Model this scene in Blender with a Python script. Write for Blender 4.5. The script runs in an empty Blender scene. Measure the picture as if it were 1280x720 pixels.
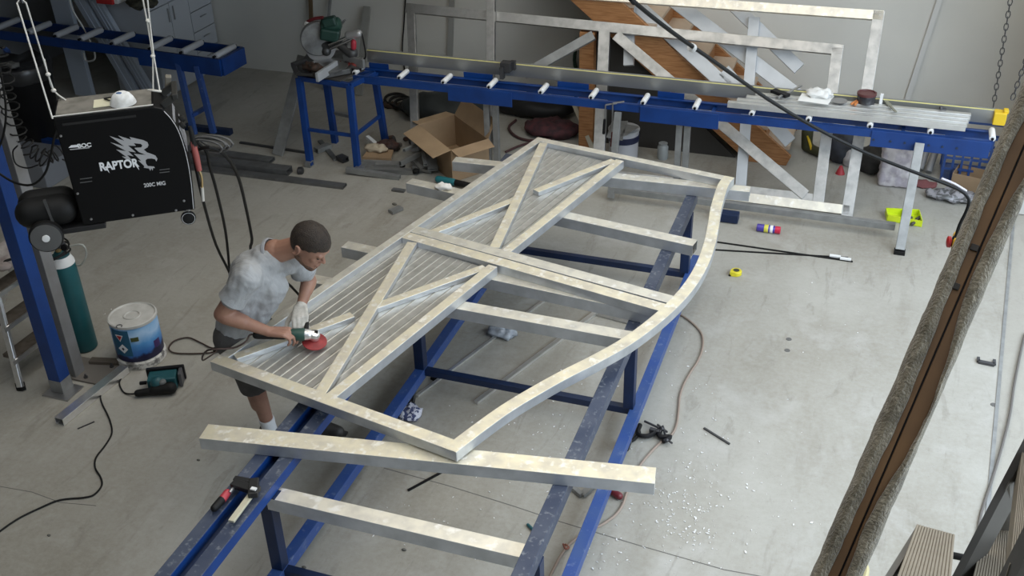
import bpy, bmesh, math, random
from mathutils import Vector, Matrix, Euler, Quaternion
random.seed(7)
SC = bpy.context.scene
COL = SC.collection
V = Vector
PI = math.pi

# ------------------------------------------------------------------ camera
F = 1343.852
RR = V((0.94418997, 0.32844683, -0.02505955)); UU = V((-0.15124676, 0.49985701, 0.85279974)); FW = V((-0.29262556, 0.80141478, -0.52163649))
CAM = V((0.0, 0.0, 4.6))
cd = bpy.data.cameras.new('camera'); cam = bpy.data.objects.new('camera', cd); COL.objects.link(cam)
m = Matrix((RR, UU, -FW)).transposed().to_4x4(); m.translation = CAM
cam.matrix_world = m
cd.sensor_width = 36.0; cd.lens = 36.0*F/1280.0; cd.clip_start = 0.05; cd.clip_end = 200
SC.camera = cam

def ray(x, y): return RR*((x-640)/F) - UU*((y-360)/F) + FW
def at_z(x, y, z=0.0):
    d = ray(x, y); return CAM + d*((z-CAM.z)/d.z)
def at_y(x, y, Y):
    d = ray(x, y); return CAM + d*((Y-CAM.y)/d.y)
def at_x(x, y, X):
    d = ray(x, y); return CAM + d*((X-CAM.x)/d.x)
def at_plane(x, y, p, n):
    d = ray(x, y); return CAM + d*((p-CAM).dot(n)/d.dot(n))

# ------------------------------------------------------------------ materials
MATS = {}
def mat(name, col, rough=0.6, metal=0.0, col2=None, scale=8.0, detail=6.0, lo=0.35, hi=0.65, bump=0.0, bscale=None,
        stretch=(1, 1, 1), spec=0.5, rough2=None, emit=None, trans=0.0, alpha=1.0, col3=None, scale3=3.0, lo3=0.55, hi3=0.7, coat=0.0, aniso=0.0, sheen=0.0):
    if name in MATS: return MATS[name]
    M = bpy.data.materials.new(name); M.use_nodes = True; MATS[name] = M
    nt = M.node_tree; N = nt.nodes; L = nt.links
    b = N['Principled BSDF']
    c4 = lambda c: (c[0], c[1], c[2], 1)
    b.inputs['Base Color'].default_value = c4(col)
    b.inputs['Roughness'].default_value = rough
    b.inputs['Metallic'].default_value = metal
    b.inputs['Specular IOR Level'].default_value = spec
    b.inputs['Transmission Weight'].default_value = trans
    b.inputs['Alpha'].default_value = alpha
    b.inputs['Coat Weight'].default_value = coat
    b.inputs['Sheen Weight'].default_value = sheen
    if emit:
        b.inputs['Emission Color'].default_value = c4(emit[0]); b.inputs['Emission Strength'].default_value = emit[1]
    tc = N.new('ShaderNodeTexCoord'); mp = N.new('ShaderNodeMapping'); L.new(tc.outputs['Object'], mp.inputs[0])
    mp.inputs['Scale'].default_value = stretch
    if col2 is not None:
        n = N.new('ShaderNodeTexNoise'); n.inputs['Scale'].default_value = scale; n.inputs['Detail'].default_value = detail
        L.new(mp.outputs[0], n.inputs['Vector'])
        r = N.new('ShaderNodeMapRange'); r.inputs[1].default_value = lo; r.inputs[2].default_value = hi
        L.new(n.outputs['Fac'], r.inputs[0])
        mx = N.new('ShaderNodeMix'); mx.data_type = 'RGBA'
        mx.inputs[6].default_value = c4(col); mx.inputs[7].default_value = c4(col2)
        L.new(r.outputs[0], mx.inputs[0])
        out = mx.outputs[2]
        if rough2 is not None:
            rm = N.new('ShaderNodeMapRange'); rm.inputs[3].default_value = rough; rm.inputs[4].default_value = rough2
            L.new(r.outputs[0], rm.inputs[0]); L.new(rm.outputs[0], b.inputs['Roughness'])
        if col3 is not None:
            n3 = N.new('ShaderNodeTexNoise'); n3.inputs['Scale'].default_value = scale3; n3.inputs['Detail'].default_value = 4
            L.new(mp.outputs[0], n3.inputs['Vector'])
            r3 = N.new('ShaderNodeMapRange'); r3.inputs[1].default_value = lo3; r3.inputs[2].default_value = hi3
            L.new(n3.outputs['Fac'], r3.inputs[0])
            m3 = N.new('ShaderNodeMix'); m3.data_type = 'RGBA'; m3.inputs[7].default_value = c4(col3)
            L.new(out, m3.inputs[6]); L.new(r3.outputs[0], m3.inputs[0]); out = m3.outputs[2]
        L.new(out, b.inputs['Base Color'])
    if bump:
        nb = N.new('ShaderNodeTexNoise'); nb.inputs['Scale'].default_value = bscale or scale*3; nb.inputs['Detail'].default_value = 5
        L.new(mp.outputs[0], nb.inputs['Vector'])
        bp = N.new('ShaderNodeBump'); bp.inputs['Strength'].default_value = bump; bp.inputs['Distance'].default_value = 0.01
        L.new(nb.outputs['Fac'], bp.inputs['Height']); L.new(bp.outputs[0], b.inputs['Normal'])
    return M

alu_raw = mat('raw_aluminium', (.46,.46,.45), .36, .85, (.34,.34,.33), 14, lo=.4, hi=.75, bump=.05, bscale=60, rough2=.5)
alu_mill_cool = mat('mill_aluminium_cool_lit', (.60,.62,.65), .38, .75, (.46,.475,.49), 7, lo=.35, hi=.7, bump=.04, bscale=60, rough2=.5)  # cool tint puts door light into the colour of the sides
alu_sand_warm = mat('sanded_aluminium_warm_lit', (.93,.86,.66), .45, .7, (.68,.63,.53), 9, lo=.35, hi=.7, bump=.06, bscale=80, col3=(.95,.92,.84), scale3=22, lo3=.55, hi3=.68, rough2=.6)  # warm tint puts overhead light into the colour of the sanded tops
alu_bar = mat('dusty_aluminium_bar', (.84,.80,.69), .45, .7, (.66,.63,.56), 11, lo=.4, hi=.7, bump=.06, bscale=70, col3=(.93,.91,.86), scale3=16, lo3=.56, hi3=.7)
alu_panel = mat('aluminium_infill', (.60,.585,.54), .40, .75, (.47,.46,.42), 5, lo=.35, hi=.7, bump=.03, bscale=40, stretch=(3,3,3))
alu_dull = mat('dull_aluminium', (.33,.335,.33), .5, .5, (.25,.255,.25), 10, bump=.04, bscale=50)
alu_bright = mat('bright_aluminium', (.88,.88,.88), .28, .9, (.8,.8,.8), 20, bump=.03, bscale=90)
alu_light = mat('clean_aluminium', (.78,.78,.76), .35, .8, (.66,.66,.64), 8)
white_alu = mat('white_coated_aluminium', (.54,.56,.58), .45, .3, (.46,.48,.50), 6)
blue = mat('blue_paint', (.004,.042,.20), .42, 0, (.003,.030,.15), 6, lo=.4, hi=.7, spec=.5, bump=.02)
blue_worn = mat('worn_blue_paint', (.032,.045,.085), .5, 0.1, (.075,.088,.125), 5, lo=.35, hi=.7, col3=(.20,.215,.24), scale3=38, lo3=.57, hi3=.75, bump=.05)
blue_rail = mat('blue_rail_paint', (.022,.065,.25), .4, 0, (.04,.085,.24), 6, col3=(.13,.18,.32), scale3=25, lo3=.6, hi3=.75)
blue_dark = mat('dark_blue_paint', (.004,.018,.066), .45, 0, (.003,.012,.045), 6)
black = mat('black_paint', (.004,.004,.005), .45, 0, (.006,.006,.007), 5, spec=.3)
rubber = mat('black_rubber', (.007,.007,.007), .6, spec=.3)
plast_grey = mat('grey_plastic', (.10,.10,.10), .5)
white_plast = mat('white_plastic', (.78,.78,.77), .35)
rope_m = mat('white_rope', (.72,.71,.67), .8, bump=.4, bscale=300)
steel = mat('steel', (.45,.45,.46), .35, .9)
steel_dark = mat('dark_steel', (.10,.10,.105), .45, .8)
chrome = mat('chrome', (.75,.75,.76), .15, 1.0)
card = mat('cardboard', (.34,.23,.135), .8, 0, (.28,.19,.11), 4, bump=.03)
card_in = mat('cardboard_inside', (.38,.265,.155), .8, 0, (.32,.22,.13), 4)
timber = mat('orange_timber', (.40,.19,.075), .55, 0, (.27,.115,.04), 7, stretch=(1,6,10), bump=.05, lo=.4, hi=.65)
timber_pale = mat('pale_ply', (.55,.44,.34), .6, 0, (.46,.36,.27), 4)
timber_dark = mat('brown_timber', (.14,.068,.019), .6, 0, (.09,.042,.011), 6, bump=.06, lo=.35, hi=.7)
carpet = mat('grey_brown_carpet', (.23,.195,.135), .95, 0, (.12,.10,.065), 18, bump=1.0, bscale=160, col3=(.34,.30,.22), scale3=60, lo3=.55, hi3=.75, sheen=.3)
tread_m = mat('grey_decking', (.36,.31,.24), .7, 0, (.27,.23,.175), 6, bump=.08)
stringer_m = mat('stair_steel', (.115,.11,.10), .45, .4, (.16,.15,.135), 5)
red_pl = mat('red_plastic', (.45,.02,.02), .4)
yellow_pl = mat('yellow_plastic', (.75,.50,.02), .4)
lime_pl = mat('lime_plastic', (.62,.74,.02), .4)
teal = mat('teal_plastic', (.015,.085,.10), .45)
green_pl = mat('dark_green_plastic', (.018,.06,.045), .45)
skin = mat('skin', (.36,.195,.135), .5, 0, (.29,.15,.105), 12, bump=.05, bscale=120, lo=.35, hi=.7)
hair_m = mat('dark_brown_hair', (.014,.009,.006), .6, 0, (.034,.021,.013), 60, bump=.7, bscale=180)
shirt_m = mat('grey_cotton', (.38,.39,.40), .9, 0, (.34,.35,.36), 9, bump=.9, bscale=7, stretch=(1.2,4.5,2.0))
shorts_m = mat('charcoal_cotton', (.085,.08,.078), .9, 0, (.065,.062,.06), 10, bump=.3, bscale=60)
sock_m = mat('white_sock', (.72,.72,.72), .9, bump=.3, bscale=200)
glove_m = mat('dusty_glove', (.56,.53,.48), .85, 0, (.40,.38,.34), 30, bump=.2)
boot_m = mat('black_boot', (.02,.018,.016), .6, 0, (.05,.045,.04), 20)
paper = mat('white_paper', (.82,.82,.80), .7)
cyl_green = mat('green_cylinder', (.008,.10,.115), .45, 0, (.012,.075,.085), 6)

def concrete(name, base, dark, light):
    M = bpy.data.materials.new(name); M.use_nodes = True; nt = M.node_tree; N = nt.nodes; L = nt.links
    b = N['Principled BSDF']; tc = N.new('ShaderNodeTexCoord')
    def noise(s, d, st=(1, 1, 1), rot=0.0, dist=0.0):
        mp = N.new('ShaderNodeMapping'); mp.inputs['Scale'].default_value = st; mp.inputs['Rotation'].default_value = (0, 0, rot)
        L.new(tc.outputs['Object'], mp.inputs[0])
        n = N.new('ShaderNodeTexNoise'); n.inputs['Scale'].default_value = s; n.inputs['Detail'].default_value = d; n.inputs['Roughness'].default_value = .62
        n.inputs['Distortion'].default_value = dist
        L.new(mp.outputs[0], n.inputs['Vector']); return n.outputs['Fac']
    def rng(f, a, c, o0=0, o1=1):
        r = N.new('ShaderNodeMapRange'); r.inputs[1].default_value = a; r.inputs[2].default_value = c; r.inputs[3].default_value = o0; r.inputs[4].default_value = o1
        L.new(f, r.inputs[0]); return r.outputs[0]
    def mix(f, A, B):
        mx = N.new('ShaderNodeMix'); mx.data_type = 'RGBA'
        L.new(f, mx.inputs[0])
        for i, X in ((6, A), (7, B)):
            if isinstance(X, tuple): mx.inputs[i].default_value = (*X, 1)
            else: L.new(X, mx.inputs[i])
        return mx.outputs[2]
    c = mix(rng(noise(.55, 5), .35, .65), base, dark)
    c = mix(rng(noise(2.2, 9, dist=.4), .52, .72, 0, .55), c, light)
    c = mix(rng(noise(1.1, 8, (3.2, .55, 1), -.5), .54, .66, 0, .55), c, dark)       # worn scrape streaks
    c = mix(rng(noise(3.0, 8, (3.0, .6, 1), -.55, .8), .58, .66, 0, .45), c, tuple(x*.8 for x in dark))
    c = mix(rng(noise(28, 6), .35, .75, 0, .28), c, light)
    c = mix(rng(noise(90, 3), .62, .70, 0, .35), c, tuple(x*.55 for x in dark))
    L.new(c, b.inputs['Base Color'])
    L.new(rng(noise(1.6, 6), .3, .7, .42, .66), b.inputs['Roughness'])
    bp = N.new('ShaderNodeBump'); bp.inputs['Strength'].default_value = .10; bp.inputs['Distance'].default_value = .01
    L.new(noise(45, 6), bp.inputs['Height']); L.new(bp.outputs[0], b.inputs['Normal'])
    return M
floor_m = concrete('concrete_floor', (.405,.392,.35), (.27,.25,.205), (.50,.49,.465))
apron_m = concrete('concrete_apron', (.36,.345,.30), (.32,.30,.26), (.42,.40,.36))
wall_m = mat('grey_wall_panel', (.66,.65,.60), .75, 0, (.60,.595,.56), 1.2, lo=.3, hi=.7, bump=.05, bscale=25)
ceil_m = mat('ceiling_lining', (.40,.36,.29), .8)

def facing_tint(o):
    """sanded upper faces and mill sides; warm and cool tints paint in reflected light"""
    o.data.materials.append(alu_mill_cool)
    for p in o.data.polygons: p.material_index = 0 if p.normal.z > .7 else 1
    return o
# ------------------------------------------------------------------ mesh building
def basis(d, up=(0, 0, 1)):
    d = V(d).normalized(); up = V(up)
    if abs(d.dot(up.normalized())) > .98: up = V((0, 1, 0)) if abs(d.y) < .9 else V((1, 0, 0))
    s = d.cross(up).normalized(); u2 = s.cross(d).normalized()
    return s, d, u2       # side, along, up

class MB:
    def __init__(s): s.bm = bmesh.new()
    def quadloop(s, loops, close=True, cap0=True, cap1=True):
        vs = [[s.bm.verts.new(p) for p in l] for l in loops]
        n = len(vs[0])
        for a, b in zip(vs, vs[1:]):
            for i in range(n if close else n-1):
                j = (i+1) % n
                try: s.bm.faces.new((a[i], a[j], b[j], b[i]))
                except ValueError: pass
        if close and cap0: s.bm.faces.new(list(reversed(vs[0])))
        if close and cap1: s.bm.faces.new(vs[-1])
        return s
    def box(s, c, size, R=None):
        c = V(c); hx, hy, hz = size[0]/2, size[1]/2, size[2]/2
        R = R or Matrix.Identity(3)
        P = [c + R @ V((x*hx, y*hy, z*hz)) for z in (-1, 1) for x, y in ((-1,-1),(1,-1),(1,1),(-1,1))]
        return s.quadloop([P[:4], P[4:]])
    def bar(s, p0, p1, w, h, up=(0, 0, 1), hollow=0.0, cut0=0.0, cut1=0.0):
        """rectangular section from p0 to p1 (centre line); cut = mitre offset along the bar per unit side"""
        p0, p1 = V(p0), V(p1); a, d, b = basis(p1-p0, up)
        def loop(p, w, h, cut, back=0.0):
            return [p + a*x*w/2 + b*y*h/2 + d*(cut*x*w/2 + back) for x, y in ((-1,-1),(1,-1),(1,1),(-1,1))]
        if hollow:
            t = hollow; dp = min(.35, (p1-p0).length*.3)
            o0, o1 = loop(p0, w, h, cut0), loop(p1, w, h, cut1)
            i0, i1 = loop(p0, w-2*t, h-2*t, cut0), loop(p1, w-2*t, h-2*t, cut1)
            j0 = loop(p0, w-2*t, h-2*t, 0, dp); j1 = loop(p1, w-2*t, h-2*t, 0, -dp)
            s.quadloop([j0, i0, o0, o1, i1, j1])
        else:
            s.quadloop([loop(p0, w, h, cut0), loop(p1, w, h, cut1)])
        return s
    def tube(s, pts, r, n=8, spline=True, step=4, caps=True, flat=1.0):
        pts = [V(p) for p in pts]
        rr = r if isinstance(r, (list, tuple)) else [r]*len(pts)
        if spline and len(pts) > 2:
            q = []; qr = []
            P = [pts[0]*2-pts[1]] + pts + [pts[-1]*2-pts[-2]]
            for i in range(1, len(P)-2):
                for k in range(step):
                    t = k/step; a, b, c, d = P[i-1], P[i], P[i+1], P[i+2]
                    q.append(.5*((2*b)+(c-a)*t+(2*a-5*b+4*c-d)*t*t+(3*b-a-3*c+d)*t**3)); qr.append(rr[i-1]*(1-t)+rr[i]*t)
            q.append(pts[-1]); qr.append(rr[-1]); pts, rr = q, qr
        loops = []; prev = None
        for i, p in enumerate(pts):
            d = (pts[min(i+1, len(pts)-1)] - pts[max(i-1, 0)])
            if d.length < 1e-9: d = V((0, 0, 1))
            d.normalize()
            if prev is None: a, _, b = basis(d)
            else:
                a = prev - d*prev.dot(d)
                a = a.normalized() if a.length > 1e-6 else basis(d)[0]
                b = a.cross(d).normalized()
            prev = a
            loops.append([p + (a*math.cos(t*2*PI/n) + b*math.sin(t*2*PI/n)*flat)*rr[i] for t in range(n)])
        return s.quadloop(loops, cap0=caps, cap1=caps)
    def lathe(s, prof, base=(0, 0, 0), axis=(0, 0, 1), n=24, squash=1.0):
        base = V(base); ax = V(axis).normalized(); a, _, b = basis(ax)
        b = a.cross(ax).normalized()
        loops = [[base + ax*z + (a*math.cos(t*2*PI/n)*squash + b*math.sin(t*2*PI/n))*max(r, 1e-4) for t in range(n)] for r, z in prof]
        return s.quadloop(loops)
    def cyl(s, p0, p1, r, n=16):
        p0, p1 = V(p0), V(p1); L_ = (p1-p0).length
        return s.lathe([(r, 0), (r, L_)], p0, p1-p0, n)
    def ball(s, c, r, sc=(1, 1, 1), R=None, seg=16, ring=10):
        c = V(c); R = R or Matrix.Identity(3); loops = []
        for i in range(ring+1):
            ph = -PI/2 + PI*i/ring; cr = max(math.cos(ph), 1e-3)
            loops.append([c + R @ V((math.cos(t*2*PI/seg)*cr*r*sc[0], math.sin(t*2*PI/seg)*cr*r*sc[1], math.sin(ph)*r*sc[2])) for t in range(seg)])
        return s.quadloop(loops)
    def capsule(s, p0, p1, r0, r1, seg=16):
        p0, p1 = V(p0), V(p1); a, d, b = basis(p1-p0); b = a.cross(d).normalized(); loops = []
        for i in range(6):
            ph = -PI/2 + PI/2*i/5
            loops.append([p0 + d*math.sin(ph)*r0 + (a*math.cos(t*2*PI/seg)+b*math.sin(t*2*PI/seg))*max(math.cos(ph), .01)*r0 for t in range(seg)])
        for i in range(6):
            ph = PI/2*i/5
            loops.append([p1 + d*math.sin(ph)*r1 + (a*math.cos(t*2*PI/seg)+b*math.sin(t*2*PI/seg))*max(math.cos(ph), .01)*r1 for t in range(seg)])
        return s.quadloop(loops)
    def prism(s, poly, ex):
        poly = [V(p) for p in poly]; ex = V(ex)
        return s.quadloop([poly, [p+ex for p in poly]])
    def ribbon(s, c0, c1, th):
        """solid strip between two polylines of equal length, thickness th downwards"""
        dn = V((0, 0, -th)); L_ = []
        for p, q in zip(c0, c1): L_.append([V(p), V(q), V(q)+dn, V(p)+dn])
        return s.quadloop(L_)
    def build(s, name, material, parent=None, smooth=False, bevel=0.0, origin=None, local=False, kind=None, label=None):
        bmesh.ops.recalc_face_normals(s.bm, faces=s.bm.faces)
        me = bpy.data.meshes.new(name); s.bm.to_mesh(me); s.bm.free()
        o = bpy.data.objects.new(name, me); COL.objects.link(o)
        me.materials.append(material)
        off = V((0, 0, 0))
        if parent is not None:
            o.parent = parent
            q = parent
            while q is not None: off += V(q.get('_org', (0, 0, 0))); q = None
            if local: off = V((0, 0, 0))
            me.transform(Matrix.Translation(-off)) ; o['_org'] = tuple(off)
        else:
            if origin is None and not local and me.vertices:
                xs = [v.co.x for v in me.vertices]; ys = [v.co.y for v in me.vertices]; zs = [v.co.z for v in me.vertices]
                origin = ((min(xs)+max(xs))/2, (min(ys)+max(ys))/2, min(zs))
            if origin is not None:
                me.transform(Matrix.Translation(-V(origin))); o.location = origin; o['_org'] = tuple(origin)
        if smooth:
            for p in me.polygons: p.use_smooth = True
            me.set_sharp_from_angle(angle=math.radians(40))
        if bevel:
            b = o.modifiers.new('bevel', 'BEVEL'); b.width = bevel; b.segments = 2; b.limit_method = 'ANGLE'; b.angle_limit = math.radians(40)
        if kind: o['kind'] = kind
        if label: o['label'] = label
        return o

def tag(o, label, cat, group=None, kind=None):
    o['label'] = label; o['category'] = cat
    if group: o['group'] = group
    if kind: o['kind'] = kind
    return o
def thing(name, label, cat, loc, group=None, rot=None):
    o = bpy.data.objects.new(name, None); COL.objects.link(o); o.empty_display_size = .05
    o.location = loc; o['_org'] = tuple(loc)
    if rot is not None: o.rotation_euler = rot
    return tag(o, label, cat, group)
def dup(root, loc, rot=None, label=None, group=None):
    r = root.copy(); COL.objects.link(r); r.location = loc
    if rot is not None: r.rotation_euler = rot
    if label: r['label'] = label
    if group: r['group'] = group
    def rec(a, b):
        for ch in [c for c in bpy.data.objects if c.parent == a]:
            c = ch.copy(); COL.objects.link(c); c.parent = b; rec(ch, c)
    rec(root, r)
    return r
def struct(name, mb, mt, **k): return mb.build(name, mt, kind='structure', **k)
def text_mesh(body, size, extrude=0.0006, shear=0.0, sx=1.0, bold=0.0):
    cu = bpy.data.curves.new('lettering', 'FONT'); cu.body = body; cu.size = size; cu.extrude = extrude; cu.align_x = 'CENTER'; cu.align_y = 'CENTER'
    cu.shear = shear; cu.offset = bold
    o = bpy.data.objects.new('lettering', cu); COL.objects.link(o)
    dg = bpy.context.evaluated_depsgraph_get(); dg.update()
    me = bpy.data.meshes.new_from_object(o.evaluated_get(dg)); bpy.data.objects.remove(o)
    for v in me.vertices: v.co.x *= sx
    return me
def put_text(name, body, size, origin, ex, ey, mt, parent, **k):
    me = text_mesh(body, size, **k); ex = V(ex).normalized(); ey = V(ey).normalized(); ez = ex.cross(ey).normalized(); ey = ez.cross(ex)
    off = V(parent.get('_org', (0, 0, 0)))
    M = Matrix((ex, ey, ez)).transposed().to_4x4(); M.translation = V(origin)-off
    me.transform(M); me.materials.append(mt); me.name = name
    o = bpy.data.objects.new(name, me); COL.objects.link(o); o.parent = parent; o['_org'] = tuple(off); return o
def poly_mark(name, pts, origin, ex, ey, mt, parent, th=.0008):
    """flat cut-out mark: 2D outline on the plane (ex, ey)"""
    ex = V(ex).normalized(); ey = V(ey).normalized(); n = ex.cross(ey).normalized(); o0 = V(origin)
    mb = MB(); P = [o0 + ex*x + ey*y for x, y in pts]
    a = [mb.bm.verts.new(p) for p in P]; b = [mb.bm.verts.new(p + n*th) for p in P]; k = len(P)
    from mathutils.geometry import tessellate_polygon
    for t in tessellate_polygon([[V((x, y, 0)) for x, y in pts]]):
        mb.bm.faces.new([a[i] for i in t]); mb.bm.faces.new([b[i] for i in reversed(t)])
    for i in range(k): mb.bm.faces.new((a[i], a[(i+1) % k], b[(i+1) % k], b[i]))
    return mb.build(name, mt, parent)
# ------------------------------------------------------------------ the building
YB, XL, CEIL = 11.1, -10.2, 6.4
# right wall follows the door track line
def xr(y): return 1.01 + (y-5.4)*.078
def flat(x0, y0, x1, y1, z0, z1):
    return MB().box(((x0+x1)/2, (y0+y1)/2, (z0+z1)/2), (abs(x1-x0), abs(y1-y0), abs(z1-z0)))
fl = MB(); fl.prism([(XL-.3, -5, -.2), (xr(-5), -5, -.2), (xr(YB+.3), YB+.3, -.2), (XL-.3, YB+.3, -.2)], (0, 0, .2))
struct('floor', fl, floor_m, origin=(0, 0, 0))
ap = MB(); ap.prism([(xr(-5)+.01, -5, -.2), (7, -5, -.2), (7, YB+3, -.2), (xr(YB+3)+.01, YB+3, -.2)], (0, 0, .192))
struct('floor', ap, apron_m, origin=(0, 0, 0))
tr = MB()
tr.prism([(xr(-4)-.012, -4, .0), (xr(-4)+.012, -4, .0), (xr(9.5)+.012, 9.5, .0), (xr(9.5)-.012, 9.5, .0)], (0, 0, .006))
struct('trim_1', tr, alu_dull)
wb = MB()
for a, b, c, d in ((XL-.3, 0, xr(YB)+.3, 4.0), (XL-.3, 5.9, xr(YB)+.3, CEIL), (XL-.3, 4.0, -3.6, 5.9), (.6, 4.0, xr(YB)+.3, 5.9)):
    wb.box(((a+c)/2, YB+.1, (b+d)/2), (c-a, .2, d-b))
struct('wall_back', wb, wall_m)
wf = MB()
for k in range(6): wf.box((-3.6+4.2*k/5, YB+.1, 4.95), (.07, .10, 1.9))
for z in (4.03, 5.87): wf.box((-1.5, YB+.1, z), (4.2, .10, .06))
struct('added_window_1', wf, alu_dull)  # high opening added out of view to brighten the metal tops
struct('wall_left', flat(XL-.2, -5, XL, YB, 0, CEIL), mat('wall_left_paint', (.22,.225,.235), .8))
struct('wall_front', flat(XL-.3, -5.2, xr(-5)+.3, -5, 0, CEIL), mat('dark_wall', (.16,.155,.15), .8))
# right wall: pier beyond the roller door, head above it
rw = MB()
rw.prism([(xr(9.6), 9.6, 0), (xr(9.6)+.25, 9.6, 0), (xr(YB)+.25, YB, 0), (xr(YB), YB, 0)], (0, 0, CEIL))
rw.prism([(xr(-5), -5, 3.9), (xr(-5)+.25, -5, 3.9), (xr(9.6)+.25, 9.6, 3.9), (xr(9.6), 9.6, 3.9)], (0, 0, CEIL-3.9))
rw.prism([(xr(-5), -5, 0), (xr(-5)+.25, -5, 0), (xr(-1.5)+.25, -1.5, 0), (xr(-1.5), -1.5, 0)], (0, 0, 3.9))
struct('wall_right', rw, wall_m)
# ceiling, with open strips added to let sky light in from above
ce = MB()
RL = [(-4.2, -2.9, -1.0, 9.5), (-.9, .4, -1.0, 9.5)]
xs = [XL-.3, -4.2, -2.9, -.9, .4, 2.2]
for i in (0, 2, 4): ce.box(((xs[i]+xs[i+1])/2, 3.05, CEIL+.05), (xs[i+1]-xs[i], 16.5, .1))
for i in (1, 3):
    ce.box(((xs[i]+xs[i+1])/2, -3.1, CEIL+.05), (xs[i+1]-xs[i], 4.2, .1)); ce.box(((xs[i]+xs[i+1])/2, 10.4, CEIL+.05), (xs[i+1]-xs[i], 1.8, .1))
struct('ceiling', ce, ceil_m)
# unseen slab added overhead to shade the back left corner
struct('ceiling', flat(XL, 7.1, -4.3, YB, 2.75, 2.95), mat('shade_slab', (.12,.105,.085), .8))
# saw-cut joint and hairline cracks in the slab
jt = MB()
def crack(pts, w):
    P = [at_z(x, y, .0008) for x, y in pts]
    for a, b in zip(P, P[1:]): jt.bar(a, b, w, .0012)
crack([(480, 585), (560, 607), (640, 632), (700, 652), (800, 682), (905, 712), (960, 722)], .006)
crack([(0, 608), (40, 615), (75, 628), (120, 632)], .004)
jt.build('trim_2', mat('crack_dark', (.14,.135,.125), .9), kind='structure')
# wall battens / conduit
b_ = MB(); b_.bar(at_y(1176, -5, YB-.02), at_y(1133, 127, YB-.02), .05, .025, up=(0, -1, 0)); b_.build('trim_3', mat('white_batten', (.62,.62,.60), .6), kind='structure')

# light: overcast daylight through the roller door and the openings added in roof and back wall
WCOL = (.80, .895, 1.0); WSTR = 1.7
w = bpy.data.worlds.new('world'); SC.world = w; w.use_nodes = True
bg = w.node_tree.nodes['Background']; bg.inputs[0].default_value = (*WCOL, 1)
wn = w.node_tree.nodes; wl_ = w.node_tree.links      # overcast sky: bright overhead, dim near the built-up horizon
g_ = wn.new('ShaderNodeTexCoord'); sx_w = wn.new('ShaderNodeSeparateXYZ'); wl_.new(g_.outputs['Generated'], sx_w.inputs[0])
mr = wn.new('ShaderNodeMapRange'); mr.inputs[1].default_value = 0; mr.inputs[2].default_value = .6; mr.inputs[3].default_value = .28*WSTR; mr.inputs[4].default_value = 1.5*WSTR
wl_.new(sx_w.outputs[2], mr.inputs[0]); wl_.new(mr.outputs[0], bg.inputs[1])
def area(name, loc, target, sx, sy, power, col):
    l = bpy.data.lights.new(name, 'AREA'); l.shape = 'RECTANGLE'; l.size = sx; l.size_y = sy; l.energy = power; l.color = col
    o = bpy.data.objects.new(name, l); COL.objects.link(o); o.location = loc
    o.rotation_euler = (V(target)-V(loc)).to_track_quat('-Z', 'Y').to_euler(); return o
area('door_daylight', (3.4, 4.5, 4.0), (-1.2, 7.6, .9), 6.0, 3.0, 330, (.72, .86, 1.0))
area('added_ceiling_fill', (-1.9, 6.0, 6.2), (-1.9, 6.0, 0), 5.0, 7.5, 170, (1.0, .87, .67))  # added warm fill lamp below the ceiling, no real fitting

# ------------------------------------------------------------------ trestle table
wt = thing('work_table', 'long blue steel welding table frame with open rails under the aluminium gate', 'work table', (-2.0, 5.0, 0))
ZT = .80
def beam(x0, x1, y0, y1, z1, h, name, mt):
    MB().bar(((x0+x1)/2, y0, z1-h/2), ((x0+x1)/2, y1, z1-h/2), x1-x0, h, hollow=.006).build(name, mt, wt, bevel=.003)
beam(-2.905, -2.83, 2.2, 7.9, ZT, .065, 'top_rail', blue_worn)
beam(-2.765, -2.685, 2.2, 7.9, ZT, .065, 'top_rail', blue_worn)
beam(-1.285, -1.205, 2.3, 7.62, ZT, .09, 'top_rail', blue_worn)
MB().box((-2.7975, 5.05, ZT-.060), (.07, 5.7, .006)).build('web_plate', blue_dark, wt)
# painted side strips where the blue has not been rubbed off
for x, y0, y1, z0, z1 in ((-2.6835, 2.2, 7.9, ZT-.063, ZT-.002), (-2.8285, 2.2, 7.9, ZT-.063, ZT-.002)):
    MB().box((x, (y0+y1)/2, (z0+z1)/2), (.003, y1-y0, z1-z0)).build('rail_side', blue, wt)
for x, sgn in ((-2.735, -1), (-1.19, 1)):
    MB().bar((x, 2.3, .155), (x, 7.7, .155), .07, .075, hollow=.005).build('lower_rail', blue_rail, wt, bevel=.003)
for y in (3.6, 5.58, 7.42):
    MB().bar((-2.70, y, .165), (-1.225, y, .165), .05, .05).build('cross_tie', blue_dark, wt, bevel=.002)
    for x, zt in ((-2.735, ZT-.065), (-1.235, ZT-.09)):
        MB().bar((x, y, .192), (x, y, zt), .07, .07, up=(0, 1, 0)).build('leg', blue_dark, wt, bevel=.003)
    MB().box((-2.795, y, ZT-.075), (.26, .07, .02)).build('cleat', blue_dark, wt)
for y in (2.6, 5.40, 7.55):
    for x in (-2.735, -1.19):
        c = MB(); c.lathe([(.018, -.014), (.052, -.014), (.055, -.008), (.055, .008), (.052, .014), (.018, .014)], (x, y-.03, .055), (1, 0, 0), 20)
        cw = c.build('castor_wheel', rubber, wt, smooth=True)
        f = MB(); f.box((x, y, .110), (.05, .06, .012)); f.bar((x+.022, y, .11), (x+.022, y-.03, .045), .004, .03, up=(0, 1, 0)); f.bar((x-.022, y, .11), (x-.022, y-.03, .045), .004, .03, up=(0, 1, 0))
        f.build('castor_fork', steel_dark, wt)

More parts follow.
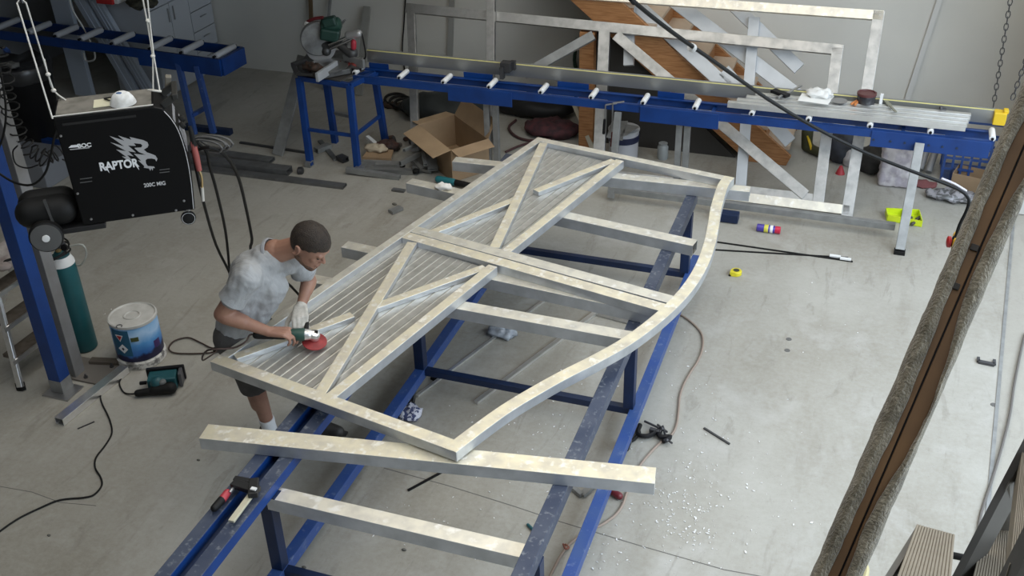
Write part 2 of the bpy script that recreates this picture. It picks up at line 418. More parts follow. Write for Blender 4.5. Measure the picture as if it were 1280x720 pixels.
# ------------------------------------------------------------------ loose bars across the table
def plank(name, label, fl_, fr_, z, w, h, mt, group=None, kind='bar'):
    """front top edge from pixel fl_ to fr_ at height z; the bar lies behind that edge"""
    p0, p1 = at_z(*fl_, z), at_z(*fr_, z); d = (p1-p0).normalized(); n = V((-d.y, d.x, 0))
    mb = MB(); mb.bar(p0 + n*w/2 - V((0, 0, h/2)), p1 + n*w/2 - V((0, 0, h/2)), w, h, hollow=.004)
    return tag(facing_tint(mb.build(name, mt, bevel=.002)), label, 'metal bar', group)
ZB = .885
G = 'aluminium box bars laid across the table'
plank('box_bar', 'long cream-topped aluminium box bar nearest the camera, across both table rails under the gate tip', (248.4, 547.8), (818.5, 604.5), .878, .125, .076, alu_sand_warm, G)
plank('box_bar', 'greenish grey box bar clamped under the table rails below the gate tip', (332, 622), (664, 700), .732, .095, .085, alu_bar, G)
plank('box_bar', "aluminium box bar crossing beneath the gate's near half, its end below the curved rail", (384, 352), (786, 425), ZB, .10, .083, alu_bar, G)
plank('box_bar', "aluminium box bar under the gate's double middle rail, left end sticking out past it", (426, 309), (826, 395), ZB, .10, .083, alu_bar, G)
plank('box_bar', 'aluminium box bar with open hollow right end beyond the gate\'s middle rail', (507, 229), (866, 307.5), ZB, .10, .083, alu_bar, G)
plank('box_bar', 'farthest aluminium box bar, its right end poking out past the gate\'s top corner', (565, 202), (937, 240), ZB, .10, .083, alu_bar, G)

# ------------------------------------------------------------------ the gate being sanded
GO = V((-3.49, 4.30, 0)); gv = V((.225, .974, 0)).normalized(); gw = V((gv.y, -gv.x, 0))
GZ = .95; GT = .065
def gp(w_, v_, z=GZ): return GO + gw*w_ + gv*v_ + V((0, 0, z))
gate = thing('driveway_gate', 'large unpainted aluminium driveway gate leaf with curved side lying flat on the blue table', 'gate', tuple(GO+V((0,0,GZ-GT))))
GN = [0]
def gmember(name, a, b, w_, mt=alu_sand_warm, zt=GZ, h=GT):
    GN[0] += 1; zt = zt + (GN[0] % 3)*.0004
    facing_tint(MB().bar(gp(*a, zt-h/2), gp(*b, zt-h/2), w_, h).build(name, mt, gate, bevel=.003))
gmember('stile', (.033, 0.085), (.033, 3.70), .066, alu_bar)
gmember('stile', (.845, .085), (.845, 1.78), .07)
gmember('stile', (.815, 2.0), (.815, 3.70), .07)
gmember('end_rail', (0, .042), (1.735, .105), .084)
gmember('end_rail', (0, 3.735), (1.70, 3.80), .075, alu_bar)
gmember('middle_rail', (.067, 1.835), (2.06, 1.875), .095)
gmember('middle_rail', (.067, 1.935), (2.06, 1.985), .095, alu_bar)
outer = [(1.735,.06),(1.765,.29),(1.80,.50),(1.85,.70),(1.915,.92),(2.0,1.16),(2.075,1.42),(2.12,1.70),(2.14,1.98),(2.13,2.25),(2.09,2.52),(2.02,2.80),(1.94,3.05),(1.86,3.28),(1.79,3.52),(1.745,3.70),(1.735,3.84)]
def offs(P, d):
    Q = []
    for i, p in enumerate(P):
        a = P[max(i-1, 0)]; b = P[min(i+1, len(P)-1)]; t = V((b[0]-a[0], b[1]-a[1])); t.normalize(); Q.append((p[0]-t.y*d, p[1]+t.x*d))
    return Q
def smooth2(P, k=4):
    Q = []; E_ = [P[0]] + P + [P[-1]]
    for i in range(1, len(E_)-2):
        for s in range(k):
            t = s/k; a, b, c, d = (V((*E_[j], 0)) for j in (i-1, i, i+1, i+2))
            p = .5*((2*b)+(c-a)*t+(2*a-5*b+4*c-d)*t*t+(3*b-a-3*c+d)*t**3); Q.append((p.x, p.y))
    Q.append(P[-1]); return Q
oc = smooth2(outer); ic = offs(oc, .082)
cr = MB(); cr.ribbon([gp(*p, GZ+.0015) for p in oc], [gp(*p, GZ+.0015) for p in ic], GT); facing_tint(cr.build('curved_rail', alu_sand_warm, gate, bevel=.003))
# recessed V-groove infill boards, one sheet per bay
def infill(v0, v1, w0, w1):
    mb = MB(); prof = []; z = GZ-.042; x = w0; pitch = .0605
    while x < w1-.012:
        e = min(x+pitch-.012, w1); prof += [(x, z), (e, z)]
        if e >= w1: break
        prof += [(e+.003, z-.007), (min(e+.007, w1), z-.007), (min(e+.0085, w1), z+.002)]; x += pitch
    if prof[-1][0] < w1: prof.append((w1, z))
    top0 = [gp(a, v0, b) for a, b in prof]; top1 = [gp(a, v1, b) for a, b in prof]
    l0 = top0 + [gp(w1, v0, z-.012), gp(w0, v0, z-.012)]; l1 = top1 + [gp(w1, v1, z-.012), gp(w0, v1, z-.012)]
    mb.quadloop([l0, l1]); mb.build('infill_panel', alu_panel, gate)
infill(.085, 1.79, .066, .812); infill(1.98, 3.70, .066, .782)
def brace(a, b, w_=.072, zt=GZ-.002):
    A, B = V((*a, 0)), V((*b, 0)); gmember('brace', (A.x, A.y), (B.x, B.y), w_, alu_sand_warm, zt, .036)
brace((.772, .10), (.17, 1.775)); 
A1, B1 = V((.085, .12)), V((.80, 1.75)); c1 = .43
for t0, t1 in ((0, .44), (.53, 1)):
    p = A1.lerp(B1, t0); q = A1.lerp(B1, t1); brace((p.x, p.y), (q.x, q.y), .068, GZ-.006)
brace((.715, 2.0), (.10, 3.70))
A1, B1 = V((.20, 1.98)), V((.765, 3.69))
for t0, t1 in ((0, .45), (.54, 1)):
    p = A1.lerp(B1, t0); q = A1.lerp(B1, t1); brace((p.x, p.y), (q.x, q.y), .068, GZ-.006)
# ------------------------------------------------------------------ the man
def remesh(o, vox, it=3, fac=.5):
    r = o.modifiers.new('remesh', 'REMESH'); r.mode = 'VOXEL'; r.voxel_size = vox; r.use_smooth_shade = True
    if it:
        s = o.modifiers.new('smooth', 'SMOOTH'); s.iterations = it; s.factor = fac
    return o
MO = V((-3.52, 4.72, 0))
man = thing('person', 'person in grey t-shirt and dark shorts bending over the gate, holding an angle grinder', 'person', tuple(MO))
pel = V((-3.535, 4.67, .93)); belly = V((-3.465, 4.69, 1.10)); chest = V((-3.37, 4.73, 1.32)); nk = V((-3.245, 4.785, 1.475))
HC = V((-3.015, 4.80, 1.56))
hf = V((.80, -.07, -.55)).normalized(); hs = hf.cross(V((.55, 0, .80))).normalized(); hu = hs.cross(hf).normalized()   # forward, left-right, up of the head
HR = Matrix((hf, hs, hu)).transposed()          # columns: forward, side, up
rsh, relb, rwr = V((-3.315, 4.56, 1.405)), V((-3.475, 4.48, 1.175)), V((-3.215, 4.55, 1.055))
lsh, lelb, lwr = V((-3.21, 4.94, 1.36)), V((-3.175, 5.00, 1.16)), V((-3.15, 4.82, 1.075))
rhip, rkn, ran = V((-3.525, 4.61, .90)), V((-3.485, 4.68, .52)), V((-3.475, 4.735, .11))
lhip, lkn, lan = V((-3.49, 4.77, .90)), V((-3.30, 4.93, .55)), V((-3.235, 4.93, .11))
body = MB()
HS = 1.07
def hp(f, s_, u): return HC + HR @ V((f, s_, u))*HS
# head
body.ball(hp(0, 0, .015), HS, (.112, .088, .112), HR, 24, 16)
body.ball(hp(.035, 0, -.055), HS, (.075, .066, .085), HR)
body.capsule(hp(.085, .016, -.105), hp(.085, -.016, -.105), .026, .026)
body.capsule(hp(.0, .055, -.075), hp(.075, .022, -.105), .022, .024); body.capsule(hp(.0, -.055, -.075), hp(.075, -.022, -.105), .022, .024)
body.capsule(hp(.098, .04, .012), hp(.098, -.04, .012), .016, .016)           # brow
body.capsule(hp(.102, 0, .0), hp(.126, 0, -.036), .009, .013); body.ball(hp(.115, .012, -.040), .010); body.ball(hp(.115, -.012, -.040), .010)
body.capsule(hp(.076, .045, -.03), hp(.07, .04, -.045), .02, .02); body.capsule(hp(.076, -.045, -.03), hp(.07, -.04, -.045), .02, .02)
body.capsule(hp(.105, .018, -.075), hp(.105, -.018, -.075), .010, .010); body.capsule(hp(.100, .016, -.088), hp(.100, -.016, -.088), .010, .010)
for sg in (1, -1):
    E0 = hp(-.012, sg*.092, -.012)
    for k in range(9):
        a = -1.9 + k*.5
        body.ball(E0 + HR @ V((math.cos(a)*.018-.004, sg*.008, math.sin(a)*.030)), .0085)
    body.ball(E0 + HR @ V((0, -sg*.004, 0)), .018, (1, .5, 1.4), HR)
body.capsule(nk + V((-.03, -.005, -.02)), hp(-.035, 0, -.055), .070, .062)
# trunk, legs
body.capsule(pel, belly, .11, .11); body.capsule(belly, chest, .11, .13); body.capsule(chest, nk, .12, .075)
body.capsule(chest+V((.02, -.08, .04)), rsh, .085, .07); body.capsule(chest+V((.05, .09, .02)), lsh, .085, .07)
def limb(a, b, c, r): body.capsule(a, b, r[0], r[1]); body.capsule(b, c, r[2], r[3])
limb(rsh, relb, rwr, (.064, .050, .050, .032))
body.capsule(relb.lerp(rwr, .08), relb.lerp(rwr, .45), .055, .047)
limb(lsh, lelb, lwr, (.062, .047, .046, .029)); body.capsule(lelb.lerp(lwr, .08), lelb.lerp(lwr, .4), .049, .042)
limb(rhip, rkn, ran, (.105, .066, .060, .040)); body.capsule(rkn.lerp(ran, .12)+V((-.02, 0, 0)), rkn.lerp(ran, .45)+V((-.02, 0, 0)), .058, .054)
limb(lhip, lkn, lan, (.105, .066, .060, .040)); body.capsule(lkn.lerp(lan, .12)+V((-.02, 0, 0)), lkn.lerp(lan, .45)+V((-.02, 0, 0)), .058, .054)
def hand(mb, W, d, n, s_, curl, sc=1.12, grow=0.0, thumb=(.55, .75, -.35), spread=1.0):
    d = d.normalized(); s_ = (s_ - d*s_.dot(d)).normalized(); n = (n - d*n.dot(d) - s_*n.dot(s_)).normalized()
    offs_ = (.033, .011, -.011, -.031); lens = ((.044,.027,.021), (.048,.030,.022), (.045,.028,.021), (.036,.022,.019))
    for i in range(4):
        K = W + d*(.098, .100, .095, .086)[i]*sc + s_*offs_[i]*sc
        mb.capsule(W + s_*offs_[i]*.6*sc + n*.002, K, (.018+grow)*sc, (.0135+grow)*sc, 10)
        p = K; ang = 0
        for j in range(3):
            ang += curl[j] * (1 + .06*i)
            q = p + (d*math.cos(ang) - n*math.sin(ang) + s_*offs_[i]*spread)*lens[i][j]*sc
            mb.capsule(p, q, (.0105-.001*j+grow)*sc, (.0098-.001*j+grow)*sc, 10); p = q
    t0 = W + d*.028*sc + s_*.026*sc - n*.006; td = (d*thumb[0] + s_*thumb[1] + n*thumb[2]).normalized()
    t1 = t0 + td*.042*sc; td2 = (td + d*.5 - n*.25).normalized(); t2 = t1 + td2*.032*sc; t3 = t2 + (td2 - n*.2 - s_*.3).normalized()*.026*sc
    mb.capsule(t0, t1, (.0165+grow)*sc, (.0125+grow)*sc, 10); mb.capsule(t1, t2, (.012+grow)*sc, (.011+grow)*sc, 10); mb.capsule(t2, t3, (.011+grow)*sc, (.0095+grow)*sc, 10)
# grinder frame: disc centre and body axis
DC = at_z(395, 431, .935); TAIL = V((-3.27, 4.53, 1.035)); 
gax = (DC + V((0, 0, .075)) - TAIL).normalized(); gsd = gax.cross(V((0, 0, 1))).normalized(); gup = gsd.cross(gax).normalized()
GC = TAIL + gax*.145                                 # where the right hand grips
hand(body, rwr, (GC + gup*.030 - rwr) + gsd*.02, gup*1.0 + gsd*.35 - V((0, .2, 0)), -gsd, (.55, .75, .6), thumb=(.55, .75, -.35))
lgrip = TAIL + gax*.235
hand(body, lwr, lgrip + gup*.035 - lwr, V((-.2, .35, 1)), V((-.9, -.2, .0)), (.6, .7, .5))
bo = body.build('body', skin, man, smooth=True); remesh(bo, .0055, 4)
# eyes, mouth, stubble, hair
for sg in (1, -1):
    MB().ball(hp(.094, sg*.034, -.008), .0125).build('eye', mat('eye_dark', (.05,.04,.035), .25), man, smooth=True)
MB().capsule(hp(.112, .017, -.082), hp(.112, -.017, -.082), .004, .004).build('mouth', mat('lip', (.20,.07,.055), .5), man, smooth=True)
st = MB(); st.capsule(hp(.085, .016, -.108), hp(.085, -.016, -.108), .0275, .0275)
for sg in (1, -1): st.capsule(hp(.0, sg*.057, -.070), hp(.075, sg*.024, -.106), .0225, .0258)
remesh(st.build('stubble_beard', mat('stubble', (.15,.08,.05), .8, 0, (.09,.05,.035), 80), man, smooth=True), .005, 3)
hb = MB(); hb.ball(hp(.002, 0, .022), HS, (.118, .0945, .117), HR, 40, 28)
def hair_keep(c):
    l = HR.transposed() @ (c - HC)
    if l.x > .09: return l.z > .052
    if l.x > .03: return l.z > .018 + (l.x-.03)*.5
    if l.x > -.035: return l.z > .016
    return l.z > -.075
dl = [f for f in hb.bm.faces if not hair_keep(f.calc_center_median())]
bmesh.ops.delete(hb.bm, geom=dl, context='FACES')
for v_ in hb.bm.verts:
    l = (v_.co-HC).normalized(); v_.co += l*(math.sin(v_.co.x*310)*math.sin(v_.co.y*270+1)*math.sin(v_.co.z*290))*.0045
ho = hb.build('hair', hair_m, man, smooth=True)
so = ho.modifiers.new('solid', 'SOLIDIFY'); so.thickness = .012; so.offset = -1; sb = ho.modifiers.new('sub', 'SUBSURF'); sb.levels = sb.render_levels = 1
# t-shirt: short sleeves, neck opening
sh = MB()
sh.capsule(pel + V((0, 0, .03)), belly, .128, .135); sh.capsule(belly, chest, .135, .160); sh.capsule(chest, chest.lerp(nk, .62), .158, .112)
sh.capsule(pel + V((.01, -.05, .0)), chest + V((-.0, -.07, 0)), .105, .115); sh.capsule(pel + V((.02, .06, 0)), chest + V((0, .10, 0)), .105, .12)
sh.capsule(chest + V((.0, -.06, .05)), rsh, .11, .088); sh.capsule(chest + V((.04, .08, .03)), lsh, .11, .088)
sh.capsule(rsh, rsh.lerp(relb, .52), .086, .078); sh.capsule(lsh, lsh.lerp(lelb, .55), .086, .078)
sh.capsule(belly + V((.09, 0, -.02)), chest + V((.10, 0, -.06)), .09, .10)
so_ = sh.build('t_shirt', shirt_m, man, smooth=True); remesh(so_, .009, 5)
tx = bpy.data.textures.new('folds', 'CLOUDS'); tx.noise_scale = .055; tx.noise_depth = 2
emp = bpy.data.objects.new('fold_frame', None)
dm = so_.modifiers.new('folds', 'DISPLACE'); dm.texture = tx; dm.strength = .022; dm.mid_level = .5; dm.texture_coords = 'LOCAL'
s2 = so_.modifiers.new('soft', 'SMOOTH'); s2.iterations = 2
bpy.data.objects.remove(emp)
for a, b in ((rsh, relb), (lsh, lelb)):
    sleeve = MB(); c = a.lerp(b, .35); e = a.lerp(b, .60); d = (b-a).normalized()
    sleeve.lathe([(.080, 0), (.083, .06), (.086, (e-c).length), (.079, (e-c).length), (.076, .0)], c, d, 24)
    sleeve.build('sleeve_hem', shirt_m, man, smooth=True)
collar = MB(); cdir = (hp(-.035, 0, -.055)-nk).normalized()
collar.lathe([(.088, -.012), (.094, -.004), (.091, .010), (.083, .012), (.082, -.010)], nk + V((-.028, -.003, -.012)), cdir, 28)
collar.build('collar', mat('shirt_collar', (.30,.31,.33), .9), man, smooth=True)
# shorts
st = MB(); st.capsule(pel + V((0, -.04, -.03)), pel + V((0, .06, -.03)), .132, .132)
for h_, k_ in ((rhip, rkn), (lhip, lkn)):
    d = (k_-h_); st.capsule(h_, h_.lerp(k_, .55), .125, .098); e = h_.lerp(k_, .50)
    st.lathe([(.098, 0), (.100, .10), (.104, d.length*.55), (.10, d.length*.56), (.05, d.length*.5), (.05, 0)], e, d, 28)
remesh(st.build('shorts', shorts_m, man, smooth=True), .009, 3)
for an, kn, nm in ((ran, rkn, 'r'), (lan, lkn, 'l')):
    d = (kn-an).normalized()
    s_ = MB(); s_.lathe([(.050, -.02), (.049, .04), (.052, .085), (.050, .10), (.040, .10)], an, d, 20); s_.build('sock', sock_m, man, smooth=True)
    b = MB(); fx = V((1, -.12, 0)).normalized()
    b.capsule(an + V((-.03, 0, -.045)), an + V((-.01, 0, .005)), .056, .054); b.capsule(an + V((-.02, 0, -.055)), an + fx*.17 + V((0, 0, -.065)), .052, .046)
    b.box(an + fx*.07 + V((0, 0, -.10)), (.29, .10, .02)); remesh(b.build('boot', boot_m, man, smooth=True), .008, 2)
# dust glove on the left hand
gl = MB(); hand(gl, lwr, lgrip + gup*.035 - lwr, V((-.2, .35, 1)), V((-.9, -.2, .0)), (.6, .7, .5), grow=.0032)
gl.capsule(lwr, lwr.lerp(lelb, .05), .035, .036); remesh(gl.build('glove', glove_m, man, smooth=True), .006, 3)

# ------------------------------------------------------------------ angle grinder
gr = thing('angle_grinder', 'dark green angle grinder with red sanding disc held against the gate infill', 'angle grinder', tuple(DC))
def G_(a, b, c): return TAIL + gax*a + gsd*b + gup*c
g = MB(); g.capsule(G_(-.02, 0, 0), G_(.14, 0, 0), .026, .029); remesh(g.build('rear_handle', rubber, gr, smooth=True), .006, 2)
g = MB(); R3 = Matrix((gax, gsd, gup)).transposed()
g.lathe([(.030, 0), (.036, .01), (.038, .05), (.040, .09), (.036, .10)], G_(.165, 0, 0), gax, 24); g.build('motor_housing', green_pl, gr, smooth=True)
g = MB(); L_ = (DC + V((0, 0, .07)) - TAIL).length
hd = G_(L_, 0, 0)
g.lathe([(.036, 0), (.034, .03), (.025, .045)], G_(.262, 0, 0), gax, 20); ax_d = (gup*.93 + gsd*.18 + gax*.05).normalized()
g.lathe([(.020, 0), (.030, .008), (.034, .035), (.030, .055), (.012, .060)], hd - ax_d*.040, ax_d, 20)
g.capsule(G_(.27, 0, 0), hd, .032, .026); remesh(g.build('gear_head', alu_bright, gr, smooth=True), .004, 1)
MB().box(hd + ax_d*.020 + gax*.01, (.020, .020, .012), R3).build('lock_button', black, gr)
g = MB(); g.lathe([(.016, .012), (.030, .006), (.058, -.003), (.074, -.007), (.075, -.011), (.058, -.012), (.012, -.012)], hd - ax_d*.050, ax_d, 36)
g.build('sanding_disc', mat('red_disc', (.34,.035,.035), .5, 0, (.22,.02,.022), 20), gr, smooth=True)
g = MB(); g.cyl(G_(.27, -.03, 0), G_(.27, -.115, .03), .014); g.build('side_handle', rubber, gr)
g = MB()
cp = [G_(-.02, 0, 0), G_(-.06, 0, .0), V((-3.33, 4.46, 1.02)), V((-3.40, 4.42, .985)), at_z(270, 440, .97)+V((-.06,.0,0)), at_z(262, 452, .55)+V((-.05,0,0)), at_z(272, 438, .03), at_z(262, 441, .012), at_z(240, 442, .012), at_z(218, 441, .012), at_z(211, 435, .012), at_z(218, 426, .012), at_z(235, 422, .012), at_z(250, 428, .012), at_z(262, 434, .012), at_z(272, 436, .012)]
g.tube(cp, .006, 7); g.build('power_cord', mat('brown_cord', (.045,.025,.02), .6), gr, smooth=True)
g = MB(); g.capsule(at_z(270, 437, .025), at_z(279, 434, .025), .024, .018); g.build('plug', rubber, gr, smooth=True)
# ------------------------------------------------------------------ hanging MIG welder
WO = at_z(67, 149, 2.6); WX = V((.81, .58, 0)).normalized(); WN = V((-.58, .81, 0)).normalized(); WZ = V((0, 0, 1))
def wp(x, y, off=0.0): return at_plane(x, y, WO - WN*off, WN)
wd = thing('mig_welder', 'black boxy welding machine hanging on white ropes at upper left, raptor head on its side', 'welder', tuple(wp(170, 275)))
blk = mat('welder_black', (.003,.003,.0035), .45, spec=.22)
prof = [(66,149),(192,134),(203,136),(213,145),(224,162),(234,190),(240,222),(244,262),(104,282)]
P0 = [wp(*p) for p in prof]
MB().prism(P0, WN*.27).build('casing', blk, wd, bevel=.006)
# brown-grey mat on the lid, with upstand
tl = [P0[0] + WX*.012 + WN*.012, P0[1] - WX*.01 + WN*.012, P0[1] - WX*.01 + WN*.26, P0[0] + WX*.012 + WN*.26]
MB().prism([p + WZ*.001 for p in tl], WZ*.006).build('lid_mat', mat('dusty_mat', (.115,.11,.095), .85, 0, (.20,.19,.17), 14), wd)
# curved control face with pale trim line
tm = MB(); tm.tube([wp(*p, .002) for p in [(205,139),(214,149),(223,164),(232,191),(238,222),(242,261)]], .0022, 6); tm.build('trim_line', mat('trim_silver', (.55,.55,.56), .4), wd)
fp = MB(); fc = [wp(*p) + WX*.004 + WN*.02 for p in [(206,140),(216,151),(225,166),(234,192)]]
fp.ribbon(fc, [p + WN*.23 for p in fc], .004); fp.build('control_panel', mat('panel_grey', (.16,.16,.18), .5, 0, (.35,.35,.36), 60), wd)
for t in (.3, .7):
    k = MB(); c = fc[2] + WN*.23*t + WX*.004; k.lathe([(.02, 0), (.02, .014), (.016, .02)], c, (WX+WZ*.6), 16); k.build('knob', rubber, wd, smooth=True)
# carry handle: upright bracket and grip
hn = MB(); h0 = wp(203, 137) + WN*.05
hn.bar(h0 + WX*.0, h0 + WX*.07 + WZ*.045, .035, .02, up=WN); hn.bar(h0 + WN*.17, h0 + WN*.17 + WX*.07 + WZ*.045, .035, .02, up=WN)
hn.bar(h0 + WX*.07 + WZ*.045 - WN*.02, h0 + WX*.07 + WZ*.045 + WN*.19, .03, .03); hn.build('handle', mat('handle_black', (.02,.02,.018), .5), wd, bevel=.005)
MB().bar(h0 + WX*.03 + WZ*.0 + WN*.2, h0 + WX*.05 + WZ*.085 + WN*.2, .03, .05, up=WN).build('handle_guard', mat('taupe_plastic', (.16,.15,.125), .6), wd, bevel=.003)
# casing details
for a, b in (((100,224),(115,222)),((100,228.5),(115,226.5)),((199.5,212.5),(212,211)),((199.5,216),(212,214.5))):
    MB().bar(wp(*a, .001), wp(*b, .001), .004, .002, up=WN).build('louvre', mat('louvre_edge', (.10,.10,.10), .5), wd)
for p in ((97, 242), (114, 274), (166, 269), (220, 263), (230, 251), (76, 170)):
    s_ = MB(); s_.lathe([(.007, 0), (.006, .003), (.001, .004)], wp(*p), -WN, 10); s_.build('screw', steel, wd, smooth=True)
MB().bar(wp(78, 156, .001), wp(170, 145, .001), .012, .002, up=WN).build('lid_seam', mat('seam_black', (.012,.012,.012), .6), wd)
# lettering and the raptor head
white_ink = mat('white_print', (.80,.81,.83), .5); grey_ink = mat('silver_print', (.40,.40,.41), .45)
ex = (wp(169, 203)-wp(126, 208)).normalized(); ey = ex.cross(WN).normalized(); ey = ey if ey.z > 0 else -ey
put_text('lettering', 'RAPTOR', .062, wp(148.5, 206.5, .0015), ex, ey, white_ink, wd, bold=.0022, sx=.80)
put_text('lettering', '200C MIG', .030, wp(193.5, 230.5, .0015), ex, ey, mat('pale_print', (.58,.58,.59), .5), wd, bold=.0006, sx=.86)
put_text('lettering', 'BOC', .030, wp(105.5, 182, .0015), ex, ey, white_ink, wd, bold=.0010, sx=1.05)
for k, (a, b) in enumerate((((87, 185), (97, 181.5)),)):
    poly_mark('emblem', [((q-wp(85.5, 184.6, .0015)).dot(ex), (q-wp(85.5, 184.6, .0015)).dot(ey)) for q in [wp(*p, .0015) for p in [(85.5,184.8),(89,181.5),(98,180.8),(97.6,183.9)]]], wp(85.5, 184.6, .0015), ex, ey, white_ink, wd)
MB().bar(wp(87.5, 187, .001), wp(112, 184.6, .001), .0045, .001, up=WN).build('underline', mat('pale_print2', (.45,.45,.46), .5), wd)
def spike(pts):
    o_ = wp(*pts[0], .0015); poly_mark('letter_spur', [((wp(*p, .0015)-o_).dot(ex), (wp(*p, .0015)-o_).dot(ey)) for p in pts], o_, ex, ey, white_ink, wd)
spike([(130.5,208.5),(133.5,208),(137,216.5)]); spike([(167.5,204.5),(171,204),(174,212.5)])
crop = lambda P: [(120+x/8.47, 160+y/8.47) for x, y in P]
head = crop([(145,85),(300,135),(235,80),(375,125),(355,95),(500,128),(545,150),(557,180),(545,205),(505,228),(540,258),(590,275),(630,292),(650,325),(640,355),(625,330),(590,322),(545,325),(525,340),(530,375),(548,402),(615,408),(624,425),(603,422),(600,452),(586,425),(575,452),(560,428),(505,420),(512,402),(445,342),(478,348),(402,272),(530,285),(455,255),(405,210),(478,205),(492,185),(475,168),(400,160),(422,190),(340,185),(422,258),(340,245),(398,300),(330,285),(375,335),(330,338),(275,300),(325,308),(215,228),(320,245),(150,150),(300,195)])
o_ = wp(*head[0], .0012)
poly_mark('raptor_head', [((wp(*p, .0012)-o_).dot(ex), (wp(*p, .0012)-o_).dot(ey)) for p in head], o_, ex, ey, grey_ink, wd)
# bottle tray and wheels at the back of the trolley
bt = MB(); b0 = wp(104, 283); tray0 = wp(131, 278)
bt.prism([tray0 + WN*.0 - WZ*.005, tray0 - WX*.36 - WZ*.005, tray0 - WX*.36 + WN*.27 - WZ*.005, tray0 + WN*.27 - WZ*.005], -WZ*.03)
bt.build('bottle_tray', mat('tray_black', (.012,.012,.013), .5), wd, bevel=.004)
bk = MB(); bk.capsule(b0 - WX*.09 + WN*.07 + WZ*.085, b0 - WX*.24 + WN*.07 + WZ*.085, .082, .080, 20); bk.capsule(b0 - WX*.09 + WN*.18 + WZ*.085, b0 - WX*.24 + WN*.18 + WZ*.085, .075, .075, 20)
bk.build('rear_shroud', rubber, wd, smooth=True)
MB().bar(b0 - WX*.15 + WZ*.18 + WN*.0, b0 - WX*.13 - WZ*.0 - WN*.012, .02, .012, up=WX).build('strap', mat('strap_grey', (.05,.05,.05), .6), wd)
wc = wp(58, 295, .03)
w_ = MB(); w_.lathe([(.02, -.02), (.066, -.010), (.074, -.024), (.084, -.018), (.086, 0), (.084, .018), (.062, .022), (.02, .02)], wc, WN, 36); wl = w_.build('wheel', rubber, wd, smooth=True)
w_ = MB(); w_.lathe([(.070, -.027), (.076, -.026), (.076, -.022), (.068, -.022)], wc, WN, 36); w_.build('wheel_rim', mat('rim_gloss', (.10,.10,.10), .2), wl, smooth=True)
w_ = MB(); w_.lathe([(.019, -.022), (.019, -.034), (.010, -.036)], wc, WN, 20); w_.build('hub_cap', white_plast, wl, smooth=True)
cc = wp(235, 271) + WN*.03
w_ = MB(); w_.lathe([(.012, -.012), (.034, -.012), (.036, 0), (.034, .012), (.012, .012)], cc - WZ*.02, WN, 24); w2 = w_.build('castor_wheel', white_plast, wd, smooth=True)
w_ = MB(); w_.lathe([(.028, -.0135), (.038, -.010), (.040, 0), (.038, .010), (.028, .0135)], cc - WZ*.02, WN, 24); w_.build('tyre', rubber, w2, smooth=True)
w_ = MB(); w_.bar(cc + WZ*.035, cc - WZ*.02, .03, .004, up=WN); w_.box(cc + WZ*.038, (.06, .05, .008)); w_.bar(cc + WZ*.035 + WN*.02, cc - WZ*.02 + WN*.02, .03, .004, up=WN); w_.build('castor_fork', steel, wd)

# ropes
HK = at_y(23, 3, WO.y+.1)
def rope(name, label, strands, top):
    mb = MB()
    for s_ in strands: mb.tube(s_, .0042, 6, spline=False)
    r = tag(mb.build(name, rope_m, smooth=True), label, 'rope'); return r
kl = [at_y(60, 93, WO.y+.18), at_y(67, 113, WO.y+.2)]
bl = P0[0] + WN*.25 + WX*.03
r1 = thing('rope_sling', 'white rope looped down to the left end of the hanging welder', 'rope', tuple(P0[0]))
m1 = MB(); m1.tube([P0[0] + WZ*.004 - WN*.004, HK + V((0, -.01, 0)), HK + V((.01, .01, .02)), HK + V((.016, .03, -.01)), kl[0], kl[1], bl + WZ*.01], .0042, 6, spline=False); m1.build('strand', rope_m, r1, smooth=True)
for k in kl: q = MB(); q.ball(k, .013, (1, 1, .8)); q.build('knot', rope_m, r1, smooth=True)
m1 = MB(); m1.tube([kl[0] + V((.002, 0, .08)), kl[0], kl[1], bl + V((.03, 0, .0))], .004, 6); m1.build('rope_tail', rope_m, r1, smooth=True)
hk = tag(MB().tube([V((HK.x, HK.y, CEIL)), HK + V((0, .008, .06)), HK + V((.014, .008, .03)), HK + V((.016, .01, -.004)), HK + V((-.004, .01, -.008)), HK + V((-.008, .01, .012))], .005, 8, spline=False).build('ceiling_hook', steel_dark, smooth=True), 'dark steel hook holding the white rope at top left', 'hook')
r2 = thing('rope_sling', 'doubled white rope tied to the handle end of the hanging welder', 'rope', tuple(wp(195, 114)))
ra = at_y(178, -4, WO.y+.45); rb = at_y(184, -4, WO.y+.45); rk = [at_y(185, 26, WO.y+.44), at_y(191, 70, WO.y+.43)]; rend = wp(196, 124) + WN*.12
m2 = MB(); m2.tube([V((ra.x+.02, ra.y, CEIL)), ra, rk[0] + V((-.006, 0, 0)), rk[1], rend + V((-.02, 0, 0))], .0042, 6, spline=False); m2.build('strand', rope_m, r2, smooth=True)
m2 = MB(); m2.tube([V((rb.x, rb.y, CEIL)), rb, rk[0] + V((.01, 0, 0)), rk[1] + V((.006, 0, 0)), rend + V((.02, 0, 0))], .0042, 6, spline=False); m2.build('strand', rope_m, r2, smooth=True)
for k in rk: q = MB(); q.ball(k, .012, (1, 1, .8)); q.build('knot', rope_m, r2, smooth=True)
m2 = MB(); m2.tube([rend + V((-.05, 0, 0)), rend + V((-.01, -.02, .01)), rend + V((.03, 0, 0))], .006, 6); m2.tube([P0[0] + WZ*.012 + WN*.004, P0[1] + WZ*.012 + WN*.004], .003, 6, spline=False); m2.build('lashing', rope_m, r2, smooth=True)

